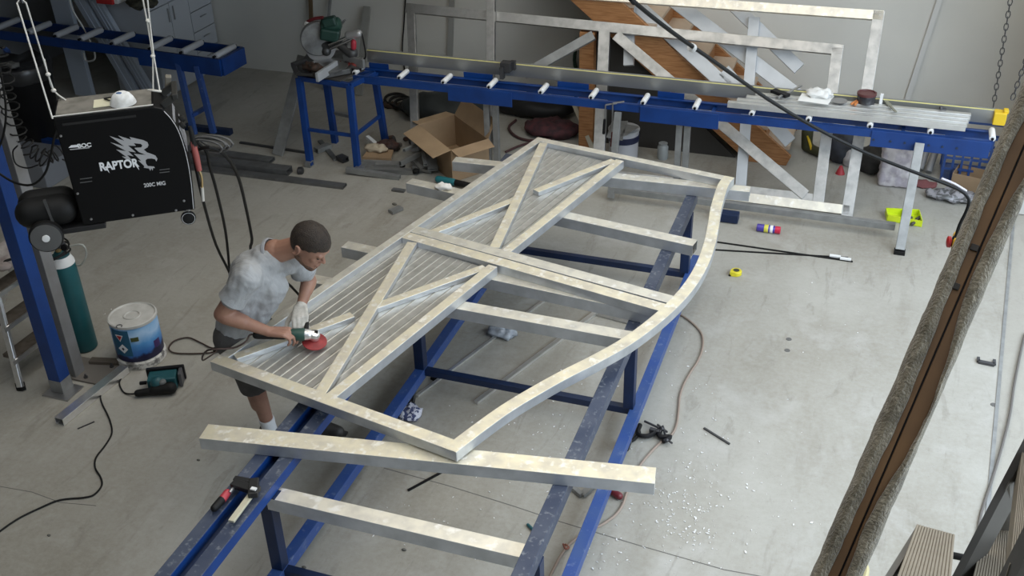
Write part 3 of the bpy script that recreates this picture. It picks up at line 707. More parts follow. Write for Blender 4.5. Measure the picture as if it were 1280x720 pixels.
# things on the lid
zl = P0[0].z + .0075
npc = at_z(134, 128.5, zl)
R_ = Matrix((WX, WN, WZ)).transposed()
tag(MB().box(npc + V((0, 0, .002)), (.13, .11, .004), R_).build('paper_pad', mat('yellowed_paper', (.62,.60,.45), .8)), 'small yellowed paper pad under the dust mask on the welder lid', 'paper')
dm_ = thing('dust_mask', 'white moulded dust mask lying on the welder lid', 'dust mask', tuple(at_z(154, 129, zl)))
mc = at_z(154, 129, zl + .002)
q = MB(); q.lathe([(.066, .0), (.064, .008), (.056, .028), (.042, .048), (.022, .060), (.002, .063)], mc, (0, 0, 1), 24, squash=1.0); q.build('cup', mat('mask_white', (.80,.82,.84), .7, 0, (.55,.56,.55), 20), dm_, smooth=True)
q = MB(); q.ball(mc + V((0, -.012, .056)), .020, (1, .7, .35)); q.build('valve', mat('mask_blue', (.07,.14,.30), .5), dm_, smooth=True)
q = MB(); q.tube([mc + V((-.06, -.01, .01)), mc + V((-.12, .01, .008)), mc + V((-.10, .04, .006)), mc + V((-.05, .02, .01))], .004, 6); q.build('strap', black, dm_, smooth=True)

# MIG torch in its rest and the hoses dropping from the machine
tc_ = thing('welding_torch', 'mig torch with red handle and brass neck hanging at the welder front', 'welding torch', tuple(at_y(247, 215, WO.y+.42)))
ty = WO.y + .42
q = MB(); q.tube([at_y(237, 158, ty), at_y(240, 170, ty), at_y(243, 185, ty)], [.010, .014, .015], 10); q.build('cable_guard', rubber, tc_, smooth=True)
q = MB(); q.tube([at_y(241, 176, ty), at_y(245, 195, ty), at_y(249, 213, ty)], [.014, .018, .015], 12); q.build('grip', mat('worn_red', (.34,.09,.08), .5), tc_, smooth=True)
q = MB(); q.tube([at_y(249, 213, ty), at_y(252, 222, ty), at_y(252.5, 236, ty)], .007, 10); q.build('swan_neck', mat('brass', (.55,.40,.20), .3, .9), tc_, smooth=True)
q = MB(); q.tube([at_y(252.5, 234, ty), at_y(253.5, 251, ty)], .010, 12); q.build('nozzle', mat('nozzle_pale', (.62,.60,.56), .4, .4), tc_, smooth=True)
q = MB(); q.tube([at_y(241, 186, ty+.03), at_y(246, 215, ty+.03), at_y(255, 255, ty+.15), at_y(270, 306, 4.95), at_y(289, 346, 5.2), at_y(288, 362, 5.3), at_y(287, 340, 5.26), at_y(282, 290, 4.95), at_y(271, 240, ty+.25), at_y(262, 208, ty+.15), at_y(258, 190, ty+.08), at_y(247, 178, ty+.05)], .0085, 8)
q.build('torch_hose', rubber, tc_, smooth=True)
eh = MB(); eh.tube([at_y(240, 190, ty+.08), at_y(262, 184, ty+.06), at_y(283, 196, ty+.16), at_y(298, 222, ty+.35), at_y(308, 262, 4.95), at_y(315, 298, 5.15), at_y(318, 320, 5.35), V((-3.75, 5.75, .5)), V((-3.9, 6.0, .014)), V((-3.2, 6.3, .014))], .0095, 8)
tag(eh.build('earth_cable', rubber, smooth=True), 'thick black cable arching from the welder front down behind the person', 'cable')
lc = MB()
for k in range(4): 
    c = at_y(258 + k*3, 183 - (k % 2)*3, ty+.1); lc.tube([c + V((math.cos(a)*.10, .01*k, math.sin(a)*.035)) for a in [i*.7 for i in range(10)]], .006, 7)
tag(lc.build('cable_bundle', plast_grey, smooth=True), 'bunched grey cables coiled behind the welding torch', 'cable')

# ------------------------------------------------------------------ blue post, grey post, gas bottle
def squarepost(name, label, corner_px, w_, ztop, mt, base=True):
    c = at_z(*corner_px, 0); t = thing(name, label, 'post', tuple(c + V((-w_/2, w_/2, 0))))
    MB().bar(c + V((-w_/2, w_/2, .11 if mt is blue else .01)), c + V((-w_/2, w_/2, ztop)), w_, w_, up=(0, 1, 0)).build('column', mt, t, bevel=.004)
    return t, c + V((-w_/2, w_/2, 0))
bp_, bc = squarepost('blue_post', 'tall bright blue square steel post at the left edge standing on a bare foot', (80, 494), .105, CEIL, blue)
MB().bar(bc + V((0, 0, .012)), bc + V((0, 0, .112)), .107, .107, up=(0, 1, 0)).build('bare_foot', alu_dull, bp_)
MB().box(bc + V((.02, -.02, .006)), (.22, .18, .012)).build('base_plate', steel, bp_)
gp_, gc = squarepost('grey_post', 'tall grey square steel post just right of the blue post', (96, 474), .10, CEIL, mat('grey_post_paint', (.22,.22,.225), .5, .1, (.17,.165,.16), 5))
MB().box(gc + V((.05, .06, .008)), (.42, .26, .016)).build('base_plate', mat('dusty_steel', (.22,.20,.18), .6, .4), gp_, bevel=.004)
for dx, dy in ((-.12, -.03), (.12, -.03), (.22, .14), (-.1, .14)):
    q = MB(); q.lathe([(.016, 0), (.016, .012), (.007, .012), (.007, .03), (.001, .03)], gc + V((dx, dy, .016)), (0, 0, 1), 6); q.build('anchor_bolt', steel_dark, gp_)
cb = at_z(107, 434, 0); cy = thing('gas_bottle', 'teal green gas cylinder with white collar behind the grey post', 'gas cylinder', tuple(cb))
q = MB(); q.lathe([(.080, 0), (.092, .012), (.093, .03), (.093, .70), (.088, .76), (.066, .81), (.04, .83), (.03, .845)], cb, (0, 0, 1), 28); q.build('bottle', cyl_green, cy, smooth=True)
q = MB(); q.lathe([(.0885, .742), (.0915, .745), (.0905, .765), (.071, .812), (.068, .808)], cb, (0, 0, 1), 28); q.build('collar', white_plast, cy, smooth=True)
q = MB(); q.lathe([(.022, .84), (.024, .90), (.015, .92), (.015, .95), (.028, .955), (.028, .975), (.01, .98)], cb, (0, 0, 1), 16); q.build('valve', mat('brass', (.5,.4,.2), .3, .9), cy, smooth=True)
q = MB(); rg = cb + V((.06, -.03, .93)); q.cyl(cb + V((0, 0, .9)), rg, .014); q.lathe([(.03, -.02), (.035, 0), (.03, .03)], rg, (1, -.3, 0), 16); q.build('regulator', steel_dark, cy, smooth=True)
for dz, dx in ((.05, .03), (.0, .09)):
    q = MB(); q.lathe([(.024, 0), (.026, .006), (.024, .018), (.001, .02)], rg + V((dx-.02, -.03, dz)), (.2, -1, .3), 16); q.build('gauge', black, cy, smooth=True)
gh = MB(); gh.tube([rg + V((.09, 0, 0)), at_z(103, 306, .95), at_z(108, 318, .85), at_z(101, 331, .75), at_z(92, 330, .70)], .007, 8)
gh.build('gas_hose', mat('clear_hose', (.45,.46,.42), .4), cy, smooth=True)
cs = MB()
for k in range(3): cs.tube([cb + V((math.cos(a)*.13-.05, math.sin(a)*.13-.02, .86 - .02*k + .03*math.sin(a+k))) for a in [i*.6 for i in range(12)]], .007, 7)
tag(cs.build('coiled_lead', rubber, smooth=True), 'black lead coiled around the gas cylinder top', 'cable')

# ------------------------------------------------------------------ step ladder at the left edge
fa = at_z(27, 488, 0)
ld = thing('step_ladder', 'aluminium step ladder cut off by the left edge, brown treads', 'step ladder', tuple(fa))
e = (at_z(43, 403, .45) - at_z(9, 428, .45)); e.z = 0; wl_ = .42; e.normalize(); nrm = V((-e.y, e.x, 0))      # tread direction and ladder depth direction
back = -V((e.y, -e.x, 0)); 
a0 = fa; lean = V((0, 0, 1)) - e*.0 + nrm*.0
ltop = at_z(-14, 330, .86)
for s_ in (0.0, 1.0):
    o_ = e*wl_*s_
    MB().bar(a0 + o_ + V((0, 0, .03)), ltop + o_, .055, .025, up=e).build('front_stile', alu_bright, ld, bevel=.003)
    MB().bar(a0 + o_, a0 + o_ + (ltop-a0).normalized()*.06, .062, .034, up=e).build('foot', rubber, ld)
dirn = (ltop - a0)
for t in (.26, .52, .78):
    c = a0 + dirn*t + e*wl_/2 + V((-.02, .0, 0))
    MB().bar(c - e*wl_*.5, c + e*wl_*.5, .15, .028).build('tread', mat('tread_brown', (.075,.06,.045), .7, 0, (.12,.10,.08), 20), ld, bevel=.003)
    MB().bar(c - e*wl_*.5 + V((.07, -.06, 0)), c + e*wl_*.5 + V((.07, -.06, 0)), .012, .034).build('tread_edge', alu_bright, ld)
tc2 = ltop + e*wl_/2
MB().bar(tc2 - e*(wl_*.5+.03), tc2 + e*(wl_*.5+.03), .26, .03).build('top_platform', mat('tray_white', (.50,.47,.45), .6, 0, (.30,.25,.24), 14), ld, bevel=.005)
for s_ in (0.0, 1.0):
    o_ = e*wl_*s_; MB().bar(ltop + o_ + V((-.1, .0, -.03)), a0 + o_ + V((-.75, .15, .02)), .03, .02, up=e).build('rear_leg', alu_bright, ld)
for k, (lab, px_, mt_, nm, ct) in enumerate((('pale folded rag on the ladder platform', (6, 338), mat('pink_rag', (.42,.36,.34), .9), 'rag', 'rag'), ('black offcut of hose on the ladder platform', (14, 330), rubber, 'hose_offcut', 'hose'))):
    c = at_z(*px_, .88); q = MB()
    if k == 0:
        q.ball(c + V((0, 0, .03)), .06, (1, .8, .4)); o = q.build(nm, mt_, smooth=True); ts = bpy.data.textures.new('rag', 'CLOUDS'); ts.noise_scale = .03; d_ = o.modifiers.new('d', 'DISPLACE'); d_.texture = ts; d_.strength = .03
    else:
        q.tube([c + V((.05*math.cos(a), .05*math.sin(a), .012)) for a in (0, 1, 2, 3, 4)], .010, 8); o = q.build(nm, mt_, smooth=True)
    tag(o, lab, ct)

# ------------------------------------------------------------------ spiral air hose hanging at the left
cl = [at_y(-6, 60, 4.9), at_y(2, 85, 4.9), at_y(8, 115, 4.95), at_y(14, 145, 5.0), at_y(24, 172, 5.05), at_y(40, 190, 5.1), at_y(58, 198, 5.15), at_y(76, 190, 5.2)]
q = MB(); pts = []; n_ = 19*10
for i in range(n_):
    t = i/(n_-1)*(len(cl)-1); k = min(int(t), len(cl)-2); p = cl[k].lerp(cl[k+1], t-k); d = (cl[k+1]-cl[k]).normalized(); a, _, b = basis(d); th = i/10*2*PI
    pts.append(p + (a*math.cos(th) + b*math.sin(th))*(.050+.012*math.sin(i*.21)))
q.tube(pts, .0055, 6, spline=False)
sh_ = tag(q.build('spiral_air_hose', rubber, smooth=True), 'black spiral air hose sagging beside the hanging welder', 'air hose')
q = MB(); q.tube([at_y(-3, 70, 4.7), at_y(7, 130, 4.7), at_y(5, 165, 4.7), at_y(-4, 192, 4.7)], .007, 7)
q.tube([at_y(-4, 215, 4.7), at_y(18, 228, 4.7), at_y(40, 231, 4.7), at_y(56, 217, 4.7), at_y(63, 195, 4.7), at_y(68, 172, 4.72), at_y(73, 160, 4.75)], .0075, 7)
q.tube([at_y(22, 182, 4.8), at_y(16, 190, 4.8), at_y(20, 205, 4.8), at_y(34, 210, 4.8), at_y(48, 206, 4.8)], .005, 7)
tag(q.build('loose_hose', rubber, smooth=True), 'loose black hose loops dangling below the spiral hose', 'hose', kind=None)

# ------------------------------------------------------------------ bucket, sander, extrusion on the floor at left
db = at_z(178, 446, 0); 
pa = thing('paint_pail', 'large paint pail with dusty white lid and blue printed label by the sander', 'paint pail', tuple(db))
lab_m = bpy.data.materials.new('pail_label'); lab_m.use_nodes = True; nt = lab_m.node_tree; N = nt.nodes; L = nt.links
tc = N.new('ShaderNodeTexCoord'); sp = N.new('ShaderNodeSeparateXYZ'); L.new(tc.outputs['Object'], sp.inputs[0])
cr_ = N.new('ShaderNodeValToRGB'); cr_.color_ramp.interpolation = 'LINEAR'
nz = N.new('ShaderNodeTexNoise'); nz.inputs['Scale'].default_value = 9; nz.inputs['Detail'].default_value = 3; L.new(tc.outputs['Object'], nz.inputs[0])
ad = N.new('ShaderNodeMath'); ad.operation = 'MULTIPLY_ADD'; ad.inputs[1].default_value = .14; L.new(nz.outputs['Fac'], ad.inputs[0]); L.new(sp.outputs[2], ad.inputs[2]); L.new(ad.outputs[0], cr_.inputs[0])
els = cr_.color_ramp.elements; els[0].position = .0; els[0].color = (.012,.012,.045,1); els[1].position = 1; els[1].color = (.55,.68,.80,1)
for p, c in ((.185, (.012,.012,.05,1)), (.20, (.035,.14,.42,1)), (.28, (.09,.30,.62,1)), (.36, (.38,.56,.78,1)), (.43, (.20,.42,.70,1))):
    e_ = els.new(p); e_.color = c
L.new(cr_.outputs[0], N['Principled BSDF'].inputs['Base Color']); N['Principled BSDF'].inputs['Roughness'].default_value = .35
RB = .172; HB = .375
q = MB(); q.lathe([(RB*.93, 0), (RB*.95, .01), (RB*.95, .07), (RB*1.0, .072), (RB*1.0, HB-.015), (RB*.985, HB-.01), (RB*.9, HB-.02)], db, (0, 0, 1), 40); q.build('drum', lab_m, pa, smooth=True)
q = MB(); q.lathe([(RB*.99, 0), (RB*1.05, .004), (RB*1.06, .030), (RB*1.03, .045), (RB*1.06, .052), (RB*1.03, .062), (RB*.99, .066)], db, (0, 0, 1), 40); q.build('base_rim', mat('dusty_white', (.62,.61,.58), .6, 0, (.16,.155,.15), 14, lo=.5, hi=.62), pa, smooth=True)
q = MB(); q.lathe([(RB*1.0, HB-.02), (RB*1.03, HB-.015), (RB*1.03, HB+.004), (RB*.97, HB+.008), (RB*.93, HB-.002), (RB*.38, HB-.002), (RB*.36, HB+.006), (RB*.30, HB+.006), (RB*.28, HB-.001), (.001, HB-.001)], db, (0, 0, 1), 40)
q.build('lid', mat('lid_dusty', (.58,.57,.54), .6, 0, (.46,.45,.42), 10), pa, smooth=True)
# hazard panel: teal strip with two diamonds-red and white
def ring_pt(px_, z): 
    # point of the pail wall under an image point at height z
    c = at_z(px_[0], px_[1], z); d = V((c.x-db.x, c.y-db.y, 0)).normalized(); return db + d*(RB+.0012) + V((0, 0, z))
a_c = math.atan2(-1, .34) 
def arc_panel(name, a0_, a1_, z0, z1, r_, mt):
    q = MB(); k = 10; A = [db + V((math.cos(a0_+(a1_-a0_)*i/k)*r_, math.sin(a0_+(a1_-a0_)*i/k)*r_, z0)) for i in range(k+1)]
    B = [p + V((0, 0, z1-z0)) for p in A]; Ao = [db + (p-db)*1.0 for p in A]
    vs = [q.bm.verts.new(p) for p in A]; ws = [q.bm.verts.new(p) for p in B]
    for i in range(k): q.bm.faces.new((vs[i], vs[i+1], ws[i+1], ws[i]))
    o = q.build(name, mt, pa); s_ = o.modifiers.new('s', 'SOLIDIFY'); s_.thickness = .0008; return o
aw = -2.05
arc_panel('hazard_panel', aw, aw + .88, .125, HB-.03, RB+.0015, mat('label_teal', (.01,.10,.19), .4))
def diamond(a_, z, s_, mt, mt2, tri=False):
    c = db + V((math.cos(a_), math.sin(a_), 0))*(RB+.0035) + V((0, 0, z)); ex_ = V((-math.sin(a_), math.cos(a_), 0)); ey_ = V((0, 0, 1))
    P_ = [(-s_, 0), (0, -s_), (s_, 0), (0, s_)] if not tri else [(-s_, s_*.7), (0, -s_), (s_, s_*.7)]
    poly_mark('hazard_mark', P_, c, ex_, ey_, mt, pa); poly_mark('hazard_mark', [(x*.68, y*.68) for x, y in P_], c + V((math.cos(a_), math.sin(a_), 0))*.0012, ex_, ey_, mt2, pa)
    if not tri: poly_mark('hazard_mark', [(x*.28, y*.36) for x, y in P_], c + V((math.cos(a_), math.sin(a_), 0))*.0024, ex_, ey_, mat('ink_dark', (.03,.03,.04), .5), pa)
diamond(aw+.46, .285, .034, white_plast, red_pl, True); diamond(aw+.52, .19, .040, white_plast, mat('label_pale', (.70,.74,.78), .4))
arc_panel('label_emblem', -.20, .15, .14, .20, RB+.0015, mat('label_purple', (.05,.02,.12), .4))
arc_panel('label_emblem', -1.12, -.80, .25, .285, RB+.0015, mat('label_green', (.06,.075,.02), .5))
q = MB(); c = at_z(149, 408, HB+.01); q.tube([c + V((math.cos(a)*.02, math.sin(a)*.02, .002)) for a in (0, .9, 1.8, 2.7, 3.6, 4.5)], .004, 6); q.build('lid_tab', plast_grey, pa, smooth=True)

# electric planer / belt sander lying on its side
so0 = at_z(202, 490, 0)
sd = thing('belt_sander', 'teal and black electric sander lying on the floor beside the paint pail', 'sander', tuple(so0))
sx_ = (at_z(226, 470, 0)-at_z(183, 474, 0)); sx_.z = 0; sx_.normalize(); sy_ = V((-sx_.y, sx_.x, 0)); RS = Matrix((sx_, sy_, WZ)).transposed()
A0 = at_z(168, 497, .0); B0 = at_z(216, 492, 0)
hx = (B0-A0).normalized(); hy = V((-hx.y, hx.x, 0)); RH = Matrix((hx, hy, WZ)).transposed()
q = MB(); q.capsule(A0 + hx*.03 + V((0, 0, .035)), A0 + hx*.15 + V((0, 0, .04)), .026, .030); q.capsule(A0 + hx*.15 + V((0, 0, .045)), A0 + hx*.26 + V((0, 0, .05)), .036, .046)
remesh(q.build('handle', rubber, sd, smooth=True), .006, 2)
q = MB(); q.box(A0 + hx*.20 + hy*.10 + V((0, 0, .06)), (.20, .13, .10), RH); q.ball(A0 + hx*.17 + hy*.04 + V((0, 0, .08)), .05); remesh(q.build('body', teal, sd, smooth=True), .007, 3)
q = MB(); q.box(A0 + hx*.215 + hy*.16 + V((0, 0, .07)), (.27, .03, .12), RH); q.build('frame', black, sd, bevel=.008)
q = MB(); q.box(A0 + hx*.325 + hy*.12 + V((0, 0, .065)), (.025, .12, .11), RH); q.build('side_guard', mat('guard_grey', (.08,.08,.085), .4), sd, bevel=.006)
q = MB(); q.ball(A0 + hx*.21 + hy*.02 + V((0, 0, .095)), .028, (1, 1, .7)); q.build('front_knob', mat('knob_grey', (.13,.14,.14), .5), sd, smooth=True)
q = MB(); q.box(A0 + hx*.06 + hy*.085 + V((0, 0, .06)), (.05, .025, .02), RH); q.build('lever', black, sd, bevel=.004)
q = MB(); q.tube([A0 + hx*.02 + V((0, 0, .03))] + [at_z(x, y, .008) for x, y in [(158,492),(152,487),(149,478),(152,471),(144,471),(134,477),(126,490),(127,503),(136,522),(140,540),(132,556),(120,572),(119,585),(126,597),(127,607),(118,618),(105,622),(75,625),(50,635),(20,650),(-10,672),(-40,700)]], .006, 7)
q.build('power_cord', rubber, sd, smooth=True)

def extr(name, label, p0, p1, w_, h_, mt, cat='metal bar', group=None, hollow=.004, z=None, up=(0, 0, 1)):
    mb = MB(); mb.bar(V(p0), V(p1), w_, h_, hollow=hollow, up=up); return tag(mb.build(name, mt, bevel=.0015), label, cat, group)
extr('aluminium_channel', 'long bright aluminium channel on the floor between the blue post and the paint pail', at_z(74, 527, .03), at_z(156, 461, .03), .075, .055, alu_bright)
q = MB(); q.bar(at_z(97, 536, .004), at_z(118, 527, .004), .008, .006); tag(q.build('wire_offcut', steel_dark), 'bent thin wire offcut on the floor left of the sander cord', 'wire')
c = at_z(131, 458, 0); q = MB(); q.bar(c + V((-.12, 0, .02)), c + V((.10, .05, .02)), .06, .04); q.bar(c + V((.06, .04, .03)), c + V((.12, .14, .07)), .012, .012); tag(q.build('steel_offcut', mat('rusty_steel', (.13,.11,.09), .7, .4)), 'rusty steel offcut on the floor against the paint pail', 'offcut')
# ------------------------------------------------------------------ roller benches
def roller_mesh(p0, p1, parent, r=.026):
    p0, p1 = V(p0), V(p1); d = (p1-p0).normalized(); L_ = (p1-p0).length
    q = MB(); q.lathe([(r*.55, 0), (r*.95, .001), (r, .004), (r, L_-.004), (r*.95, L_-.001), (r*.55, L_)], p0, d, 20); o = q.build('roller', white_plast, parent, smooth=True)
    q = MB(); q.lathe([(.012, -.012), (.012, L_+.012)], p0, d, 10); q.build('axle', black, o, smooth=True)
    return o
ZR = .87
rb_ = thing('roller_bench', 'long blue roller conveyor bench with white rollers and yellow-edged fence along the back wall', 'roller bench', (-2.0, 9.2, 0))
YF, YK = 9.09, 9.34
X0 = at_y(441, 95, YF).x; X1 = .98
q = MB(); q.bar((X0, YF, ZR-.035), (X1, YF, ZR-.035), .012, .07); q.bar((X0, YF+.02, ZR-.004), (X1, YF+.02, ZR-.004), .04, .008); q.build('front_rail', blue, rb_)
q = MB(); q.bar((X0, YK, ZR-.04), (X1, YK, ZR-.04), .012, .08); q.bar((X0, YK-.02, ZR-.004), (X1, YK-.02, ZR-.004), .04, .008); q.build('back_rail', blue, rb_)
for a, b in ((560, 640), (800, 898), (1088, 1236)):       # deeper joining plates on the front rail
    xa, xb = at_y(a, 118 + (a-560)*.11, YF-.012).x, at_y(b, 118 + (b-560)*.11, YF-.012).x
    MB().box(((xa+xb)/2, YF-.012, ZR-.075), (xb-xa, .012, .145)).build('joining_plate', blue, rb_, bevel=.002)
for a, b in ((462, 486), (580, 616), (697, 736), (822, 855)):
    xa, xb = at_y(a, 85 + (a-460)*.105, YK+.015).x, at_y(b, 85 + (b-460)*.105, YK+.015).x
    MB().box(((xa+xb)/2, YK+.015, ZR+.005), (xb-xa, .010, .09)).build('fence_bracket', blue, rb_)
rp = [(447,88),(500,96),(554,102.5),(610,109.5),(674,117),(737,124),(802,131),(867,138),(938,146),(1010,152),(1087,160.5),(1163,170),(1241,177)]
for x, y in rp:
    p = at_z(x, y, ZR+.018); roller_mesh((p.x, YF+.028, ZR+.016), (p.x, YK-.028, ZR+.016), rb_)
for x in (600, 789, 884, 1128):
    p = at_z(x, 120+(x-600)*.11, ZR-.01); MB().bar((p.x, YF, ZR-.05), (p.x, YK, ZR-.05), .03, .03).build('cross_member', blue, rb_)
q = MB()
for x in (1092, 1113, 1131, 1147, 1161, 1178, 1196): q.lathe([(.011, 0), (.011, .004), (.004, .005)], at_y(x, 174.5 + (x-1092)*.105, YF-.021), (0, -1, 0), 12)
q.build('bolt_heads', mat('hole_dark', (.015,.03,.07), .5), rb_, kind='stuff')
# fence: alu face with yellow rule on its edge
YE = 9.42
fx0 = at_y(458, 61, YE); fx1 = at_y(1250, 141, YE)
zt_ = (fx0.z+fx1.z)/2; 
MB().bar((fx0.x, YE, zt_-.06), (fx1.x, YE, zt_-.06), .006, .12).build('fence', mat('fence_aluminium', (.50,.50,.47), .35, .8, (.42,.42,.40), 2), rb_)
MB().bar((fx0.x, YE+.03, zt_-.004), (fx1.x, YE+.03, zt_-.004), .055, .008).build('fence_top', alu_dull, rb_)
MB().bar((fx0.x, YE+.008, zt_+.002), (fx1.x, YE+.008, zt_+.002), .022, .003).build('tape_rule', mat('rule_yellow', (.78,.72,.30), .5), rb_)
MB().bar((fx0.x, YE+.0145, zt_+.0038), (fx1.x, YE+.0145, zt_+.0038), .004, .001).build('rule_line', mat('rule_dark', (.20,.19,.10), .5), rb_)
# stop carriage
sx0 = at_y(634, 88, YE-.03)
q = MB(); q.box((sx0.x, YE-.05, zt_-.01), (.10, .09, .10)); q.box((sx0.x-.03, YE-.09, zt_-.06), (.04, .06, .12)); q.box((sx0.x+.06, YE-.02, zt_+.0), (.05, .04, .09)); q.build('length_stop', steel_dark, rb_, bevel=.004)
# pairs of legs
for px_ in (608, 619, 848, 858):
    p = at_y(px_, 150 + (px_-608)*.1, 9.18); MB().bar((p.x, 9.2, 0), (p.x, 9.2, ZR-.08), .055, .05, up=(0, 1, 0)).build('leg', alu_dull, rb_, bevel=.002)
lt, lb_ = at_y(1149, 184, 9.02), at_z(1124, 316, 0)
MB().bar(V((lt.x, 9.04, ZR-.06)), V((lb_.x, lb_.y, .03)), .075, .05, up=(0, 1, 0)).build('splayed_leg', alu_dull, rb_, bevel=.002)
MB().box(V((lb_.x, lb_.y-.01, .015)), (.09, .07, .03)).build('leg_foot', rubber, rb_)
fr = at_z(1119, 283, .11); fl2 = at_z(760, 239, .11)
MB().bar(V((fl2.x, fr.y+.02, .11)), fr, .05, .06).build('floor_rail', alu_dull, rb_, bevel=.002)
for dx in (.0,):
    MB().bar(V((fl2.x+.02, 9.02, ZR-.06)), V((fl2.x+.02, fr.y, .03)), .06, .05, up=(0, 1, 0)).build('splayed_leg', alu_dull, rb_, bevel=.002)
q = MB(); p = at_y(1249, 149, YE-.02); q.box((p.x+.0, YE-.02, zt_-.05), (.10, .10, .11)); q.box((p.x+.04, YE-.02, zt_+.012), (.04, .07, .03)); q.build('end_cap', yellow_pl, rb_, bevel=.006)

# aluminium lengths lying on the bench at right
for k, (off, lab) in enumerate(((0, 'front'), (.055, 'second'), (.110, 'third'), (.165, 'rear'))):
    y = YF + .07 + off*1.04; z = ZR + .045 + .027 + k*.012
    xa = at_z(905 + k*12, 140 - k*4, z).x; xb = at_z(1207 + k*2, 160 - k*7, z).x
    q = MB(); q.bar((xa, y, z-.0), (xb, y, z), .050, .05, hollow=.003)
    tag(q.build('aluminium_length', alu_light, bevel=.0015), '%s of four aluminium lengths stacked on the roller bench at right' % {'front': 'frontmost', 'second': 'second from front', 'third': 'third from front', 'rear': 'rearmost'}[lab], 'metal bar', 'aluminium lengths on the roller bench')
ZS = ZR + .045 + .027 + .06
def lump(name, lab, c, r, sc, mt, cat, s_=.4, ns=.03, group=None, seg=20):
    q = MB(); q.ball(V(c) + V((0, 0, r*sc[2]*.8)), r, sc, seg=seg, ring=seg//2+2); o = q.build(name, mt, smooth=True)
    tx_ = bpy.data.textures.new(name, 'CLOUDS'); tx_.noise_scale = ns; tx_.noise_depth = 2
    d_ = o.modifiers.new('d', 'DISPLACE'); d_.texture = tx_; d_.strength = r*s_; d_.mid_level = .5; d_.texture_coords = 'LOCAL'
    return tag(o, lab, cat, group)
c = at_z(1021, 123, ZS)
q = MB(); q.prism([at_z(x, y, ZS+.004) for x, y in ((997,126),(1004,114),(1046,116),(1035,131))], (0, 0, .003)); tag(q.build('paper_sheet', paper), 'white paper sheet on the stacked lengths on the roller bench', 'paper')
lump('white_rag', 'crumpled white rag on the paper sheet on the roller bench', at_z(1024, 120, ZS+.008), .10, (1.2, .8, .35), mat('white_rag', (.75,.75,.73), .9), 'rag', .9, .04)
q = MB(); q.lathe([(.05, 0), (.065, .004), (.07, .010), (.066, .010), (.05, .006), (.001, .005)], at_z(1049, 127, ZS), (0, 0, 1), 24); tag(q.build('metal_dish', steel, smooth=True), 'shallow metal dish beside the white rag on the bench', 'dish')
c = at_z(1082, 128, ZS); jt_ = thing('tape_roll_jar', 'dark red-rimmed jar on the roller bench lengths', 'jar', tuple(c))
q = MB(); q.lathe([(.075, 0), (.078, .01), (.078, .075), (.07, .085), (.001, .085)], c, (0, 0, 1), 28); q.build('jar', mat('smoky_jar', (.03,.03,.035), .25), jt_, smooth=True)
q = MB(); q.lathe([(.080, .070), (.083, .073), (.083, .092), (.070, .094), (.066, .086)], c, (0, 0, 1), 28); q.build('lid_rim', mat('dark_red', (.10,.03,.03), .4), jt_, smooth=True)
q = MB(); c = at_z(1068, 129, ZS); q.capsule(c + V((-.02, -.05, .012)), c + V((.02, .04, .012)), .012, .010); q.capsule(c + V((.01, -.06, .012)), c + V((.03, .04, .012)), .012, .010); tag(q.build('orange_pliers', mat('orange_pl', (.55,.20,.06), .5), smooth=True), 'orange handled pliers beside the dark jar', 'pliers')
q = MB(); a, b = at_z(1106, 125, ZS+.01), at_z(1120, 140, ZS+.01); q.bar(a, a.lerp(b, .5), .035, .012); q.bar(a.lerp(b, .5), b, .018, .008); tag(q.build('hand_scraper', mat('dull_scraper', (.30,.30,.24), .5, .5)), 'small grey hand scraper on the stacked lengths right of the jar', 'scraper')
q = MB(); c = at_z(1176, 137, ZS); q.ball(c + V((0, 0, .015)), .018); q.box(c + V((.02, 0, .008)), (.05, .02, .015)); tag(q.build('clamp_piece', steel_dark, bevel=.003), 'tiny dark fitting on the stacked lengths near the right end', 'fitting')
q = MB(); q.bar((at_z(1084, 120, ZS+.07).x + .12, YE-.05, ZS-.01), (at_z(1084, 120, ZS+.07).x + .12, YE-.05, ZS+.09), .025, .02, up=(0, 1, 0)); tag(q.build('white_marker', white_plast), 'short white upright tab behind the dark jar', 'tab')
tl_ = thing('cordless_pliers', 'black handled cutter lying across the fence on the bench', 'pliers', tuple(at_z(975, 115, zt_)))
q = MB(); a = at_z(966, 113, zt_+.02); b = at_z(985, 120, zt_+.02); q.bar(a, b, .07, .03); q.build('handle', black, tl_, bevel=.006)
q = MB(); q.bar(b + V((-.08, -.06, 0)), at_z(1002, 107, zt_+.04), .02, .01); q.bar(b + V((-.1, -.08, 0)), at_z(955, 122, zt_+.02), .02, .01); q.build('blade', steel, tl_)

# clamps and brushes hanging from the front rail near the bucket
for k, (x0, y0, x1, y1, lab) in enumerate(((757, 131, 755, 162, 'left one of two clamps hanging on the bench rail above the bucket'), (766, 129, 765, 178, 'right clamp with reddish handle hanging on the bench rail above the bucket'))):
    a, b = at_y(x0, y0, YF-.03), at_y(x1, y1, YF-.03); t = thing('hanging_clamp', lab, 'clamp', tuple(b))
    q = MB(); q.bar(a, b, .012, .006, up=(0, 1, 0)); q.bar(a + V((0, 0, 0)), a + V((.10, .03, .015)), .014, .010); q.build('bar', steel, t)
    q = MB(); q.capsule(b + V((.0, -.01, -.03)), b + V((.005, -.01, .10)), .014, .012); q.build('handle', mat('clamp_red', (.10,.02,.02), .5) if k else black, t, smooth=True)
bc2 = at_z(779, 196, 0)
bu = thing('open_paint_pail', 'white paint pail with dark blue band under the bench near the timber post', 'paint pail', tuple(bc2))
q = MB(); q.lathe([(.145, 0), (.150, .25), (.15, .30), (.145, .30), (.142, .02), (.001, .02)], bc2, (0, 0, 1), 32); q.build('tub', mat('tub_white', (.50,.50,.53), .4), bu, smooth=True)
